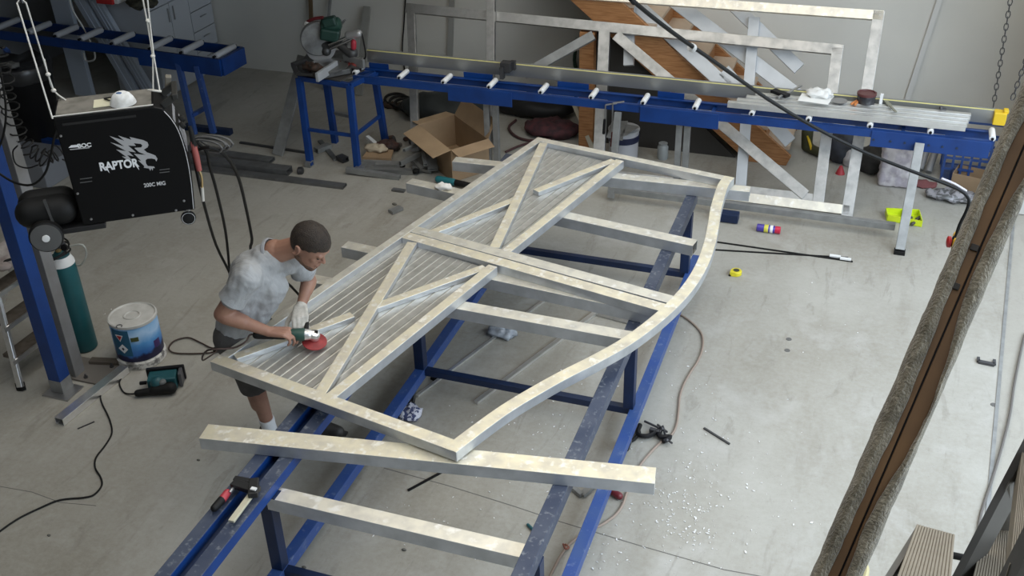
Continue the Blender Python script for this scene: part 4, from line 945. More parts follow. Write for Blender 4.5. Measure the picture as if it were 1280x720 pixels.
q = MB(); q.lathe([(.152, .19), (.155, .192), (.157, .255), (.153, .257)], bc2, (0, 0, 1), 32); q.build('blue_band', mat('navy_band', (.015,.02,.06), .4), bu, smooth=True)
q = MB(); q.lathe([(.15, .295), (.158, .30), (.158, .315), (.14, .32), (.001, .318)], bc2, (0, 0, 1), 32); q.build('lid', mat('tub_lid', (.45,.46,.47), .35), bu, smooth=True)
for (pp, lab) in (([(765,152),(785,152),(778,176),(758,172)], 'grey sheet offcut lying on the white paint pail'), ([(783,156),(799,159),(783,170),(774,172)], 'darker sheet offcut sticking out from the pail lid')):
    q = MB(); q.prism([at_z(x, y, .36) for x, y in pp], (0, 0, .008)); tag(q.build('sheet_offcut', alu_dull), lab, 'offcut')

# ------------------------------------------------------------------ saw stand and mitre saw
ss = thing('saw_stand', 'blue square-tube steel stand carrying the mitre saw at the bench end', 'saw stand', (-5.1, 9.1, 0))
fpx = [((388, 207), (374, 97)), ((447.5, 214), (437, 107)), ((482, 179), (468, 92)), ((419, 178), (406, 88))]
tops = []
for (a, b) in fpx:
    A = at_z(*a, 0); B = at_z(*b, ZR-.03); tops.append(B); MB().bar(A, B, .06, .06, up=(0, 1, 0)).build('leg', blue, ss, bevel=.003)
    A.z = 0
for i, j in ((0, 1), (1, 2), (2, 3), (3, 0)):
    MB().bar(tops[i], tops[j], .05, .05).build('top_rail', blue, ss, bevel=.002)
F4 = [at_z(*a, 0) for a, _ in fpx]
for i, j, t in ((0, 1, .42), (1, 2, .42)):
    MB().bar(F4[i].lerp(tops[i], t), F4[j].lerp(tops[j], t), .03, .03).build('brace', blue, ss)
MB().bar(F4[0].lerp(tops[0], .45) + V((.2, .3, .05)), F4[1].lerp(tops[1], .62) + V((-.02, .05, 0)), .05, .03).build('shelf_bar', alu_dull, ss)
q = MB(); q.prism([t + V((0, 0, .025)) for t in (tops[0], tops[0].lerp(tops[1], .82), tops[3].lerp(tops[2], .82), tops[3])], (0, 0, .012)); q.build('top_plate', mat('dusty_plate', (.07,.065,.06), .7, .2), ss)
ms0 = at_z(405, 82, ZR+.01)
ms = thing('mitre_saw', 'green and silver mitre saw on the blue stand at the end of the roller bench', 'mitre saw', tuple(ms0))
ys = ms0.y
def S(x, y, dy=0.0): return at_y(x, y, ys+dy)
q = MB(); q.prism([at_z(x, y, ZR+.02) for x, y in ((372,88),(385,72),(425,68),(447,78),(438,92),(398,100))], (0, 0, .05)); q.build('base', mat('cast_grey', (.16,.16,.155), .45, .6, (.08,.08,.08), 12), ms, bevel=.004)
q = MB(); q.lathe([(.20, 0), (.205, .01), (.205, .025), (.05, .03)], at_z(410, 84, ZR+.06), (0, 0, 1), 32); q.build('turntable', mat('cast_grey2', (.22,.22,.21), .4, .7), ms, smooth=True)
q = MB(); q.bar(at_z(396, 97, ZR+.09), at_z(421, 81, ZR+.09), .03, .09, up=(0,0,1)); q.build('fence', white_alu, ms, bevel=.003)
q = MB(); q.bar(at_z(430, 74, ZR+.10), at_z(455, 80, ZR+.10), .03, .09); q.build('fence', alu_dull, ms, bevel=.003)
# blade guard, blade, motor, arm, handle
gc_ = S(397, 47); axs = V((.55, -.83, 0)).normalized()
q = MB(); q.lathe([(.02, 0), (.165, .0), (.175, .01), (.175, .045), (.165, .055), (.02, .055)], gc_ + V((0, 0, 0)), axs, 36); gd = q.build('blade_guard', mat('guard_silver', (.36,.37,.37), .35, .7, (.20,.20,.20), 8), ms, smooth=True)
q = MB(); q.lathe([(.02, 0), (.15, .0), (.152, .002), (.02, .003)], gc_ + axs*.025 + V((.02, 0, -.09)), axs, 40); q.build('blade', steel, ms)
q = MB(); q.lathe([(.05, 0), (.072, .01), (.075, .12), (.065, .18), (.04, .20)], S(402, 33), V((.9, .35, .12)), 24); q.build('motor', green_pl, ms, smooth=True)
q = MB(); q.box(S(413, 42), (.19, .16, .12), Euler((0, .2, .35)).to_matrix()); q.box(S(412, 27), (.14, .11, .09), Euler((0, -.2, .35)).to_matrix()); q.build('motor_housing', mat('housing_green', (.012,.045,.035), .45), ms, bevel=.02)
q = MB(); q.ball(S(385, 33), .055, (1, .9, 1)); q.build('handle_hub', white_plast, ms, smooth=True)
q = MB(); q.tube([S(388, 40), S(383, 30), S(391, 24), S(404, 22)], .017, 10); q.build('handle', mat('saw_red', (.16,.02,.025), .45), ms, smooth=True)
q = MB(); q.tube([S(384, 40), S(383, 55), S(388, 66)], [.02, .022, .014], 12); q.build('guard_arm', mat('guard_white', (.50,.50,.50), .4), ms, smooth=True)
for a, b in (((411, 56), (440, 44)), ((413, 61), (442, 48))):
    q = MB(); q.cyl(S(*a, -.05), S(*b, -.02), .014); q.build('slide_rail', chrome, ms, smooth=True)
q = MB(); q.capsule(S(436, 44), S(448, 42), .045, .04); q.capsule(S(442, 45), S(436, 62), .03, .035); remesh(q.build('rail_head', mat('cast_light', (.45,.45,.45), .4, .5), ms, smooth=True), .012, 1)
q = MB(); q.capsule(S(442, 53, -.04), S(442, 59, -.04), .028, .028); q.build('lock_knob', mat('knob_red', (.40,.03,.05), .45), ms, smooth=True)
q = MB(); q.capsule(S(398, 56), S(428, 56), .035, .03); q.capsule(S(425, 56), S(440, 66), .045, .06); q.ball(S(408, 64), .05); remesh(q.build('pivot_casting', mat('pivot_grey', (.09,.09,.09), .45, .5), ms, smooth=True), .012, 1)
q = MB(); q.tube([S(436, 45), S(450, 40), S(455, 55), S(457, 70), S(452, 78)], .008, 7); q.build('power_cord', rubber, ms, smooth=True)
q = MB(); q.bar(at_z(366, 81, ZR+.1), at_z(381, 75, ZR+.1), .06, .03); q.bar(at_z(366, 81, ZR+.1), at_z(371, 92, ZR+.05), .04, .03); q.bar(at_z(371, 92, ZR+.05), at_z(392, 93, ZR+.05), .04, .03); tag(q.build('clamp_fixture', steel_dark, bevel=.003), 'dark metal clamp fixture at the left end of the saw stand', 'fixture')
lump('offcut_pile', 'rusty brown offcuts heaped on the saw stand left of the fence', at_z(392, 88, ZR+.07), .09, (1.2, .7, .45), mat('rusty_bits', (.09,.05,.035), .8, .2, (.03,.025,.02), 25), 'offcuts', .9, .03)
lump('red_offcuts', 'red and dark offcuts heaped between the mitre saw and the first roller', at_z(440, 86, ZR+.02), .10, (1.3, .7, .4), mat('red_bits', (.20,.025,.02), .6, 0, (.03,.025,.025), 18, lo=.42, hi=.5), 'offcuts', .9, .03)

# ------------------------------------------------------------------ leaning frames behind the bench
def leanpt(x, y, off=0.0):
    n = V((0, 1, -.6)).normalized(); return at_plane(x, y, V((0, 9.13+off, 0)), n)
LN = V((0, 1, -.6)).normalized()
def fbar(name, a, b, parent, off=0.0, w_=.09, d_=.05, mt=alu_raw):
    A, B = leanpt(*a, off), leanpt(*b, off)
    MB().bar(A, B, w_, d_, up=LN).build(name, mt, parent, bevel=.002)
f1 = thing('leaning_gate_frame', 'larger aluminium gate frame leaning at the back wall, its top corner highest at right', 'gate frame', (-2.0, 9.3, 0))
fbar('top_rail', (610, -14), (1104, 20), f1, 0, .085, .05, alu_bar)
fbar('stile', (614, -12), (613, 186), f1, 0, .085, .05)
fbar('stile', (1099, 14), (1058, 272), f1, 0, .10, .05)
fbar('bottom_rail', (745, 224), (1062, 263), f1, 0, .085, .05, alu_bar)
f2 = thing('leaning_gate_frame', 'lower aluminium gate frame with fan-shaped diagonal braces leaning behind the roller bench', 'gate frame', (-2.5, 9.4, 0))
fbar('top_rail', (508, 10), (1054, 63), f2, .08, .095, .05)
fbar('stile', (514, 10), (520, 190), f2, .08, .085, .05)
fbar('stile', (1047, 60), (1022, 258), f2, .08, .10, .05)
fbar('centre_post', (756, 38), (749, 192), f2, .08, .11, .05)
fbar('brace', (742, 44), (655, 93), f2, .07, .09, .045, alu_dull)
fbar('brace', (770, 44), (1007, 244), f2, .07, .10, .045)
fbar('bottom_rail', (740, 216), (1030, 250), f2, .09, .09, .05)
f3 = thing('white_gate_frame', 'pale white coated frame with parallel sloping bars leaning behind the two gate frames', 'gate frame', (-1.6, 9.7, 0))
fbar('post', (788, 0), (786, 82), f3, .20, .10, .05, white_alu)
fbar('post', (943, 22), (926, 232), f3, .20, .10, .05, white_alu)
for a, b, w_ in (((785, -4), (912, 112), .13), ((838, -2), (1000, 122), .13), ((908, -2), (999, 86), .12), ((905, 88), (988, 178), .12)):
    fbar('sloping_bar', a, b, f3, .26, w_, .04, white_alu)

# ------------------------------------------------------------------ timber stair by the back wall
stt = thing('timber_stair', 'unpainted orange timber stair rising to the left against the back wall', 'stair', (-1.8, 10.5, 0))
YS = 10.05
def stringer(y, nm, th=.045):
    pl = [at_y(x, yy, YS) for x, yy in ((972, 226), (985, 206), (985, 192))]
    x0, x1 = -.72, -3.9; sl = .80
    P = [V((-1.12, y, 0)), V((-.75, y, 0)), V((-.72, y, .12)), V((-.72-2.9, y, .12+2.9*sl)), V((-.72-3.25, y, .12+2.9*sl))]
    P = [V((-1.12, y, 0)), V((-.74, y, 0)), V((-.70, y, .10)), V((-3.9, y, .10+3.2*sl)), V((-3.9, y, 3.2*sl-.32))]
    MB().prism(P, (0, th, 0)).build('stringer', timber, stt, bevel=.003)
stringer(YS, 'stringer'); stringer(10.95, 'stringer')
for k in range(13):
    z = .17 + k*.185; x = -.86 - k*.232
    MB().box((x, (YS+.045+10.95)/2, z), (.27, 10.95-YS-.045, .035)).build('tread', timber_pale, stt)
    MB().box((x-.115, (YS+.045+10.95)/2, z+.09), (.018, 10.95-YS-.045, .15)).build('riser', timber, stt)
MB().prism([V((-1.25, 10.10, 0)), V((-2.72, 10.10, 0)), V((-2.72, 10.10, 1.30))], (0, .02, 0)).build('understair_shade', mat('shade_dark', (.035,.032,.028), .8), stt)  # dark sheet standing in for the shade under the stair
xp = at_y(734, 120, 9.98)
MB().bar((xp.x, 9.98, 0), (xp.x, 9.98, 1.22), .15, .09, up=(0, 1, 0)).build('support_post', timber, stt, bevel=.004)

# loose lengths leaning against the back wall
def leaner(name, lab, a, ya, b, yb, w_, d_, mt, cat='board', up=(0, -1, .3)):
    A = at_y(*a, ya); B = at_y(*b, yb); A.z = max(A.z, .02)
    return tag(MB().bar(A, B, w_, d_, up=up).build(name, mt, bevel=.002), lab, cat)
A = at_z(347, 194, 0)
tag(MB().bar(A, at_y(379, 70, A.y+.55), .12, .03, up=(0, -1, .4)).build('grey_board', alu_dull, bevel=.002), 'broad grey board leaning on the left leg of the saw stand', 'board')
def wall_leaner(name, lab, top, bot, w_, d_, mt, cat='board'):
    B = at_z(*bot, .0) if bot[1] > 95 else at_y(*bot, YB-.3)
    T = at_y(*top, YB-.05); tag(MB().bar(B, T, w_, d_, up=(0, -1, .2)).build(name, mt, bevel=.002), lab, cat)
wall_leaner('white_batten', 'pale upright board leaning on the back wall right of the saw', (459, 8), (449, 119), .085, .03, mat('weathered_grey', (.30,.30,.28), .7, 0, (.24,.24,.22), 6))
wall_leaner('grey_conduit', 'thin grey tube leaning on the back wall behind the mitre saw', (413, -4), (404, 112), .03, .03, alu_dull, 'tube')
wall_leaner('brass_strip', 'dark gold strip hanging on the back wall above the mitre saw', (388, -6), (391, 100), .05, .02, mat('gold_strip', (.16,.11,.06), .5, .3), 'strip')
q = MB(); q.bar(at_y(425, 33, 10.3), at_y(431, 25, 10.3), .03, .02); q.bar(at_y(421, 35, 10.2), at_y(431, 25, 10.2), .04, .02); q.build('rear_lever', alu_dull, ms)
A = at_z(455, 118, 0)
tag(MB().bar(at_z(449, 118, .0) , at_z(449, 118, .0) + V((.0, .1, .42)), .085, .03, up=(0, -1, .2)).build('short_offcut', mat('grey_offcut', (.34,.34,.32), .7)), 'short pale offcut standing under the bench end', 'offcut')
A = at_z(741, 186, 0); q = MB(); q.bar(A, at_y(718, 130, A.y+.1), .045, .03, up=(0, -1, 0)); tag(q.build('timber_lath', mat('lath', (.42,.38,.30), .7)), 'thin pale lath leaning under the bench beside the orange post', 'lath')
q = MB(); q.tube([at_y(507, -5, YB-.02), at_y(505, 30, YB-.02), at_y(503, 62, YB-.02), at_y(506, 90, YB-.02)], .008, 6); tag(q.build('wall_cable', rubber), 'thin black cable running down the back wall', 'cable')
q = MB(); q.bar(at_y(565, -5, YB-.03), at_y(562, 85, YB-.03), .06, .03, up=(0, -1, 0)); tag(q.build('wall_trunking', mat('trunk_grey', (.33,.33,.31), .7)), 'grey vertical trunking on the back wall behind the gate frames', 'trunking')
q = MB(); q.tube([at_y(722, 48, YB-.1), at_y(718, 75, YB-.1), at_y(722, 100, YB-.1), at_y(716, 150, YB-.15), at_y(712, 180, YB-.2)], .02, 8); tag(q.build('green_hose', mat('green_hose', (.02,.05,.03), .5), smooth=True), 'dark green hose hanging left of the orange timber post', 'hose')

# ------------------------------------------------------------------ chains
def chain(name, lab, a, b, Y):
    A, B = at_y(*a, Y), at_y(*b, Y); A = A + (A-B).normalized()*1.2; n_ = int((A-B).length/.052); mb = MB()
    d = (B-A).normalized(); s0, _, u0 = basis(d, (0, 1, 0))
    for i in range(n_):
        c = A.lerp(B, i/n_); sv = s0 if i % 2 else u0
        pts = [c + d*math.cos(t)*.034 + sv*math.sin(t)*.017 for t in [k*PI/4 for k in range(9)]]
        mb.tube(pts, .0045, 5, spline=False, caps=False)
    return tag(mb.build(name, steel_dark), lab, 'chain')
chain('hanging_chain', 'left steel chain hanging down behind the right end of the bench', (1263, 0), (1241, 137), 9.75)
chain('hanging_chain', 'right steel chain hanging close to the leaning pole', (1282, 76), (1264, 128), 9.2)

# ------------------------------------------------------------------ left bench, cabinet, leaning lengths, bin
lbn = thing('roller_bench', 'short dark blue roller bench at the upper left with grey rollers', 'roller bench', (-8, 9.2, 0))
zb = .9; a0, a1 = at_z(-40, 33, zb), at_z(275, 74, zb); dv = (a1-a0).normalized(); nv = V((-dv.y, dv.x, 0)); bw = .40
MB().bar(a0 - V((0, 0, .05)), a1 - V((0, 0, .05)), .02, .10).build('front_rail', blue, lbn)
MB().bar(a0 + nv*bw - V((0, 0, .05)), a1 + nv*bw - V((0, 0, .05)), .02, .10).build('back_rail', blue, lbn)
pm = at_z(172, 60, zb); q = MB(); q.bar(pm - nv*.015 - V((0, 0, .09)), a1 - nv*.015 - V((0, 0, .09)), .02, .18); q.build('joining_plate', blue, lbn)
MB().bar(a1 - V((0, 0, .09)), a1 + nv*bw - V((0, 0, .09)), .05, .18).build('end_plate', blue, lbn, bevel=.003)
roll_g = mat('worn_roller', (.42,.43,.45), .45)
for x, y in ((-2, 33), (38, 38), (73, 42), (104, 46), (144, 51), (194, 56), (233, 61), (273, 67)):
    p = at_z(x, y, zb+.02); s_ = (p-a0).dot(dv); p0 = a0 + dv*s_ + nv*.03 + V((0, 0, .01)); L_ = bw-.06
    q = MB(); q.lathe([(.018, 0), (.032, .001), (.034, .004), (.034, L_-.004), (.032, L_-.001), (.018, L_)], p0, nv, 18); o = q.build('roller', roll_g, lbn, smooth=True)
    q = MB(); q.lathe([(.014, -.03), (.014, L_+.03)], p0, nv, 8); q.build('axle', black, o, smooth=True)
for (bx, by), (tx1, ty1) in (((243, 168), (223, 78)), ((267, 166), (246, 82)), ((20, 112), (8, 62))):
    B = at_z(bx, by, .04); T = at_z(tx1, ty1, zb-.1); MB().bar(B, T, .06, .05, up=(0, 1, 0)).build('leg', blue_rail, lbn, bevel=.002)
MB().bar(at_z(232, 158, .035), at_z(289, 165, .035), .07, .06).build('foot_bar', blue_dark, lbn)
MB().bar(at_z(240, 144, .25), at_z(262, 132, .25), .04, .04).build('brace', blue_rail, lbn)
MB().bar(at_z(20, 168, .04), at_z(82, 182, .04), .07, .07).build('foot_bar', blue, lbn)

cab = thing('base_cabinet', 'white base cabinet with two doors and drawers at the upper left corner', 'cabinet', (-8.2, 10.3, 0))
XC = -7.86; zc = 1.20; y0c = 9.87; y1c = YB-.03
cw = mat('cabinet_white', (.40,.42,.45), .5); cwd = mat('cabinet_door', (.43,.45,.48), .45)
MB().box((XC-.31, (y0c+y1c)/2, (zc-.03)/2+.0), (.60, y1c-y0c, zc-.05)).build('carcase', cw, cab)
MB().box((XC-.30, (y0c+y1c)/2, zc-.01), (.66, y1c-y0c+.04, .035)).build('worktop', mat('worktop_dark', (.06,.055,.05), .6, 0, (.11,.10,.085), 9), cab)
MB().box((XC+.005, (y0c+y1c)/2, zc-.09), (.015, y1c-y0c, .10)).build('top_strip', cwd, cab)
ym = y0c + (y1c-y0c)*.62; yh = (y0c+ym)/2
for a, b in ((y0c, yh), (yh, ym)):
    d = MB().box((XC+.008, (a+b)/2, (zc-.15)/2+.02), (.018, b-a-.008, zc-.20)).build('door', cwd, cab, bevel=.002)
    hy_ = b-.05 if a == y0c else a+.05
    MB().bar((XC+.035, hy_, zc-.36), (XC+.035, hy_, zc-.20), .012, .012).build('handle', steel, d)
for k in range(4):
    d = MB().box((XC+.008, (ym+y1c)/2, zc-.265-k*.245), (.018, y1c-ym-.01, .235)).build('drawer', cwd, cab, bevel=.002)
    MB().bar((XC+.035, (ym+y1c)/2-.06, zc-.23-k*.245), (XC+.035, (ym+y1c)/2+.06, zc-.23-k*.245), .010, .010).build('handle', steel, d)
rt = at_z(142, 3, zc+.02); t = thing('red_toolbox', 'red box with white end on the cabinet worktop', 'box', tuple(rt)); 
MB().box(rt + V((-.05, 0, .08)), (.22, .18, .16)).build('body', red_pl, t, bevel=.01); MB().box(rt + V((.08, .02, .07)), (.05, .16, .13)).build('end', white_plast, t, bevel=.005)
lump('clutter_bag', 'dull olive bag on the cabinet worktop at the top edge', at_z(178, 8, zc+.01), .16, (1.2, .8, .35), mat('olive_bits', (.10,.095,.06), .8, 0, (.03,.03,.025), 14), 'bag', .6, .06)
def lean_len(name, lab, a, b, Y, w_, d_, mt, n_=3):
    A, B = at_y(*a, Y), at_y(*b, Y); k = A.z/(A.z-B.z); Bf = A.lerp(B, k); Tp = B.lerp(A, 1.35 if A.z > B.z else 1)
    q = MB(); q.bar(Bf, Tp, w_, d_, up=(0, -1, 0))
    s_, d, _ = basis(Tp-Bf, (0, -1, 0))
    for i in range(n_): q.bar(Bf + s_*w_*(-.5+(i+1)/(n_+1)) + V((0, -d_/2, 0)), Tp + s_*w_*(-.5+(i+1)/(n_+1)) + V((0, -d_/2, 0)), .012, .02, up=(0, -1, 0))
    return tag(q.build(name, mt), lab, 'metal length')
pal = mat('powder_blue_grey', (.44,.49,.56), .45, .2)
lean_len('white_channel', 'wide pale channel leaning at the upper left beside the wall', (76, 0), (107, 118), 9.77, .25, .06, pal, 0)
lean_len('ribbed_length', 'left ribbed pale aluminium length leaning behind the left roller bench', (101, 0), (170, 117), 9.79, .13, .06, pal, 1)
lean_len('ribbed_length', 'right ribbed pale aluminium length leaning near the white cabinet', (119, 0), (187, 115), 9.80, .13, .06, pal, 2)
q = MB(); q.tube([at_y(86, -4, 9.6), at_y(92, 15, 9.6), at_y(105, 36, 9.6), at_y(117, 62, 9.6), at_y(118, 74, 9.6), at_y(108, 76, 9.6), at_y(104, 66, 9.6)], .010, 6); tag(q.build('dangling_rope', rope_m, smooth=True), 'white cord dangling among the leaning pale lengths', 'cord')
# bin
bn = at_z(46, 172, 0); t = thing('rubbish_bin', 'black rubbish bin with a full black liner behind the hanging welder', 'bin', tuple(bn))
q = MB(); q.lathe([(.24, 0), (.26, .02), (.33, .78), (.34, .80), (.31, .80), (.29, .70), (.001, .68)], bn, (0, 0, 1), 28); q.build('barrel', black, t, smooth=True)
q = MB(); q.lathe([(.335, .70), (.36, .80), (.34, .86), (.28, .85), (.15, .82), (.001, .84)], bn, (0, 0, 1), 40); o = q.build('liner', mat('liner_black', (.02,.02,.021), .3), t, smooth=True)
tx_ = bpy.data.textures.new('liner', 'CLOUDS'); tx_.noise_scale = .12; d_ = o.modifiers.new('d', 'DISPLACE'); d_.texture = tx_; d_.strength = .09; d_.texture_coords = 'LOCAL'
lump('paper_scrap', 'crumpled grey scrap on top of the black bin liner', bn + V((.02, -.1, .84)), .08, (1.4, .8, .35), mat('scrap_grey', (.18,.18,.17), .8), 'scrap', .8, .04)
q = MB(); q.box(at_z(42, 205, .12), (.70, .5, .24)); tag(q.build('grey_crate_box', mat('crate_grey', (.17,.18,.20), .6), bevel=.01), 'low grey box on the floor left of the welder', 'box')
q = MB(); q.box(at_z(17, 222, .11), (.10, .16, .22)); tag(q.build('cream_carton', mat('cream_carton', (.40,.37,.30), .7), bevel=.004), 'small cream carton beside the blue post at left', 'carton')
# ------------------------------------------------------------------ clutter under and beside the bench
# open cardboard box
bx0, bx1, bx2 = at_z(566, 228, 0), at_z(536, 203, 0), at_z(612, 213, 0)
ca = (bx1-bx0); ca.z = 0; cb_ = (bx2-bx0); cb_.z = 0
cardb = thing('cardboard_box', 'open cardboard box with four spread flaps under the roller bench', 'cardboard box', tuple(bx0))
Hb = .34
K = [bx0, bx0+cb_, bx0+cb_+ca*1.35, bx0+ca*1.35]
for i in range(4):
    a, b = K[i], K[(i+1) % 4]; n = (b-a).cross(WZ).normalized(); MB().prism([a, b, b+WZ*Hb, a+WZ*Hb], -n*.006).build('side', card, cardb)
MB().prism([k + WZ*.004 for k in K], (0, 0, .006)).build('bottom', card_in, cardb)
for i, (ang, ln) in enumerate(((-.3, .13), (1.05, .20), (-.1, .15), (-.25, .19))):
    a, b = K[i]+WZ*Hb, K[(i+1) % 4]+WZ*Hb; n = (b-a).cross(WZ).normalized(); o_ = (n*math.cos(ang) + WZ*math.sin(ang))*ln; d = (b-a)*.03
    MB().prism([a, b, b+o_-d, a+o_+d], (0, 0, .005)).build('flap', card_in if i else card, cardb)
# small flat carton with debris
q = MB(); P = [at_z(x, y, .06) for x, y in ((453,197),(489,199),(492,188),(461,186))]; q.prism(P, (0, 0, .008)); q.prism([P[0], P[1], P[1]-WZ*.055, P[0]-WZ*.055], (0, .006, 0)); q.prism([P[0], P[3], P[3]-WZ*.055, P[0]-WZ*.055], (.006, 0, 0))
tag(q.build('carton_lid', card), 'torn flat cardboard lid holding scraps below the bench', 'cardboard')
lump('scrap_paper', 'crumpled pale paper lying on the torn cardboard lid', at_z(470, 188, .07), .10, (1.3, .7, .35), mat('beige_paper', (.45,.38,.28), .8), 'paper', .8, .04)
lump('brown_scrap', 'dark reddish brown scrap beside the torn cardboard lid', at_z(484, 185, .03), .12, (1.2, .7, .35), mat('brown_scrap', (.09,.04,.03), .8, 0, (.04,.03,.03), 12), 'scrap', .9, .05)
q = MB(); q.bar(at_z(459, 171, .10), at_z(472, 182, .07), .04, .03); tag(q.build('white_tube_offcut', white_plast), 'short white tube offcut leaning behind the torn cardboard lid', 'offcut')
# metal offcut heap: individual pieces
pcs = [((500,205),(548,180),.03,.05,.18,'flat drilled bar'), ((505,188),(540,172),.03,.03,.22,'slim bar'), ((541,198),(543,212),.10,.05,.06,'bent channel'), ((538,188),(541,212),.10,.03,.12,'curved grey strip'),
       ((512,196),(528,212),.05,.04,.10,'short dark tube'), ((526,180),(532,206),.04,.03,.18,'short rail end'), ((516,208),(540,214),.06,.03,.04,'small plate'), ((450,204),(505,206),.10,.04,.02,'grey flat length'), ((456,212),(520,215),.06,.05,.03,'channel length'),
       ((433,212),(500,222),.05,.05,.03,'square tube length')]
for k, (a, b, w_, d_, z, nm) in enumerate(pcs):
    q = MB(); q.bar(at_z(*a, z+.02), at_z(*b, max(z-.05, .02)), w_, d_, hollow=.004)
    tag(q.build('metal_offcut', alu_dull if k % 2 else mat('offcut_grey', (.25,.25,.24), .5, .6), bevel=.001), '%s in the offcut heap left of the cardboard box' % nm, 'offcut', None)
q = MB(); q.bar(at_z(448, 214, .05), at_z(463, 203, .05), .14, .03); q.bar(at_z(448, 216, .03), at_z(455, 211, .03), .05, .06); tag(q.build('bracket_block', alu_raw, bevel=.002), 'bright folded aluminium bracket on the floor at the stand leg', 'bracket')
for c, r, lab in (((520, 216), .035, 'small dark cap on the floor in front of the offcut heap'), ((503, 208), .03, 'tiny dark knob by the drilled bar')):
    q = MB(); q.lathe([(r, 0), (r, .03), (r*.6, .04), (.001, .04)], at_z(*c, .02), (0, 0, 1), 14); tag(q.build('dark_disc', rubber, smooth=True), lab, 'cap')
for k in range(7):
    x, y = (486+k*7, 176+((k*37) % 11)); q = MB(); c = at_z(x, y, .0); q.capsule(c + V((0, 0, .03)), c + V((.05*math.cos(k*2.1), .05*math.sin(k*2.1), .05)), .025, .02)
    tag(q.build('pipe_fitting', mat('fitting_%d' % (k % 3), ((.10,.06,.045), (.05,.05,.05), (.16,.15,.14))[k % 3], .6, .3), smooth=True), 'small dull pipe fitting scattered behind the offcut heap', 'fitting', 'pipe fittings scattered behind the offcut heap')
# grey floor lengths left
def floor_len(lab, a, b, w_, h_, mt, hollow=.005, z0=0.0, name='floor_length'):
    q = MB(); q.bar(at_z(*a, h_/2+z0), at_z(*b, h_/2+z0), w_, h_, hollow=hollow); tag(q.build(name, mt, bevel=.001), lab, 'metal bar')
fg = mat('floor_grey_length', (.20,.205,.205), .5, .6, (.15,.15,.15), 9)
floor_len('long flat grey length nearest on the floor between the welder and the stand', (225, 207), (431, 233), .09, .03, fg)
floor_len('grey channel with open end lying on the floor behind the nearest flat length', (225, 198), (362, 214), .12, .07, fg)
floor_len('dull grey length farthest back in the floor stack left of the stand', (230, 186), (340, 201), .12, .04, fg)
floor_len('thin dark strip on the floor behind the grey floor lengths', (300, 178), (385, 191), .03, .02, steel_dark, 0)
q = MB(); c = at_z(372, 214, .02); q.lathe([(.03, 0), (.045, .01), (.045, .05), (.03, .06)], c, (1, .3, 0), 16); tag(q.build('dark_bung', steel_dark, smooth=True), 'dark round cap at the open end of the floor channel', 'cap')
for a, b, lab in (((395,188),(412,182),'dull block under the saw stand, left of the crossed strip'), ((424,196),(432,200),'black square tube end under the saw stand'), ((383,204),(390,205),'small yellowish fitting at the saw stand\'s front left foot')):
    q = MB(); q.bar(at_z(*a, .03), at_z(*b, .03), .08, .05, hollow=.006); tag(q.build('small_offcut', steel_dark if 'black' in lab else alu_dull), lab, 'offcut')
floor_len('crossed grey strip lying under the saw stand', (400, 176), (420, 200), .05, .02, fg, 0)
# dark bag, cables and cloth behind
lump('black_tool_bag', 'large black bag on the floor under the bench behind the cardboard box', at_z(560, 150, 0), .34, (1.6, .8, .5), mat('bag_black', (.018,.022,.022), .6, 0, (.03,.035,.035), 6), 'bag', .35, .16)
q = MB(); q.ball(at_z(553, 146, .15), .045, (1, .5, .8)); tag(q.build('pink_logo_patch', mat('pink_patch', (.22,.05,.06), .7)), 'pink round tag on the black bag', 'tag')
lump('black_sack', 'low black sack on the floor under the middle of the roller bench', at_z(668, 142, 0), .34, (1.4, .7, .35), mat('sack_black', (.012,.012,.013), .6), 'sack', .35, .14)
lump('red_net_bag', 'dark red net bag on the floor behind the gate\'s far corner', at_z(690, 168, 0), .22, (1.4, .9, .4), mat('dark_red_net', (.10,.03,.035), .8, 0, (.04,.02,.025), 14), 'bag', .6, .06)
q = MB(); q.tube([at_z(x, y, .02) for x, y in ((645,150),(636,160),(648,172),(672,176),(700,170),(720,160))], .014, 7); q.tube([at_z(x, y, .02) for x, y in ((632,190),(650,182),(668,178),(690,180))], .012, 7)
tag(q.build('floor_cable', mat('dull_red_cable', (.07,.03,.03), .7), smooth=True), 'dull cable looping on the floor around the dark sack', 'cable')
q = MB()
for k in range(5): q.tube([at_z(495+k*6+14*math.cos(a), 124+7*math.sin(a)+k*3, .03+.01*k) for a in [i*.8 for i in range(9)]], .016, 6)
tag(q.build('coiled_hose', rubber, smooth=True), 'heap of coiled black hose on the floor under the bench end', 'hose')
lump('brown_debris', 'brown debris on the floor right of the coiled hose', at_z(488, 134, 0), .10, (1.6, .7, .25), mat('brown_debris', (.05,.03,.02), .8), 'debris', 1.0, .05)
q = MB(); c = at_z(828, 198, 0); q.lathe([(.05, 0), (.055, .02), (.055, .13), (.04, .15), (.045, .17), (.001, .17)], c, (0, 0, 1), 18); tag(q.build('plastic_jar', mat('jar_plastic', (.30,.32,.32), .35), smooth=True), 'small cloudy plastic jar on the floor under the bench', 'jar')
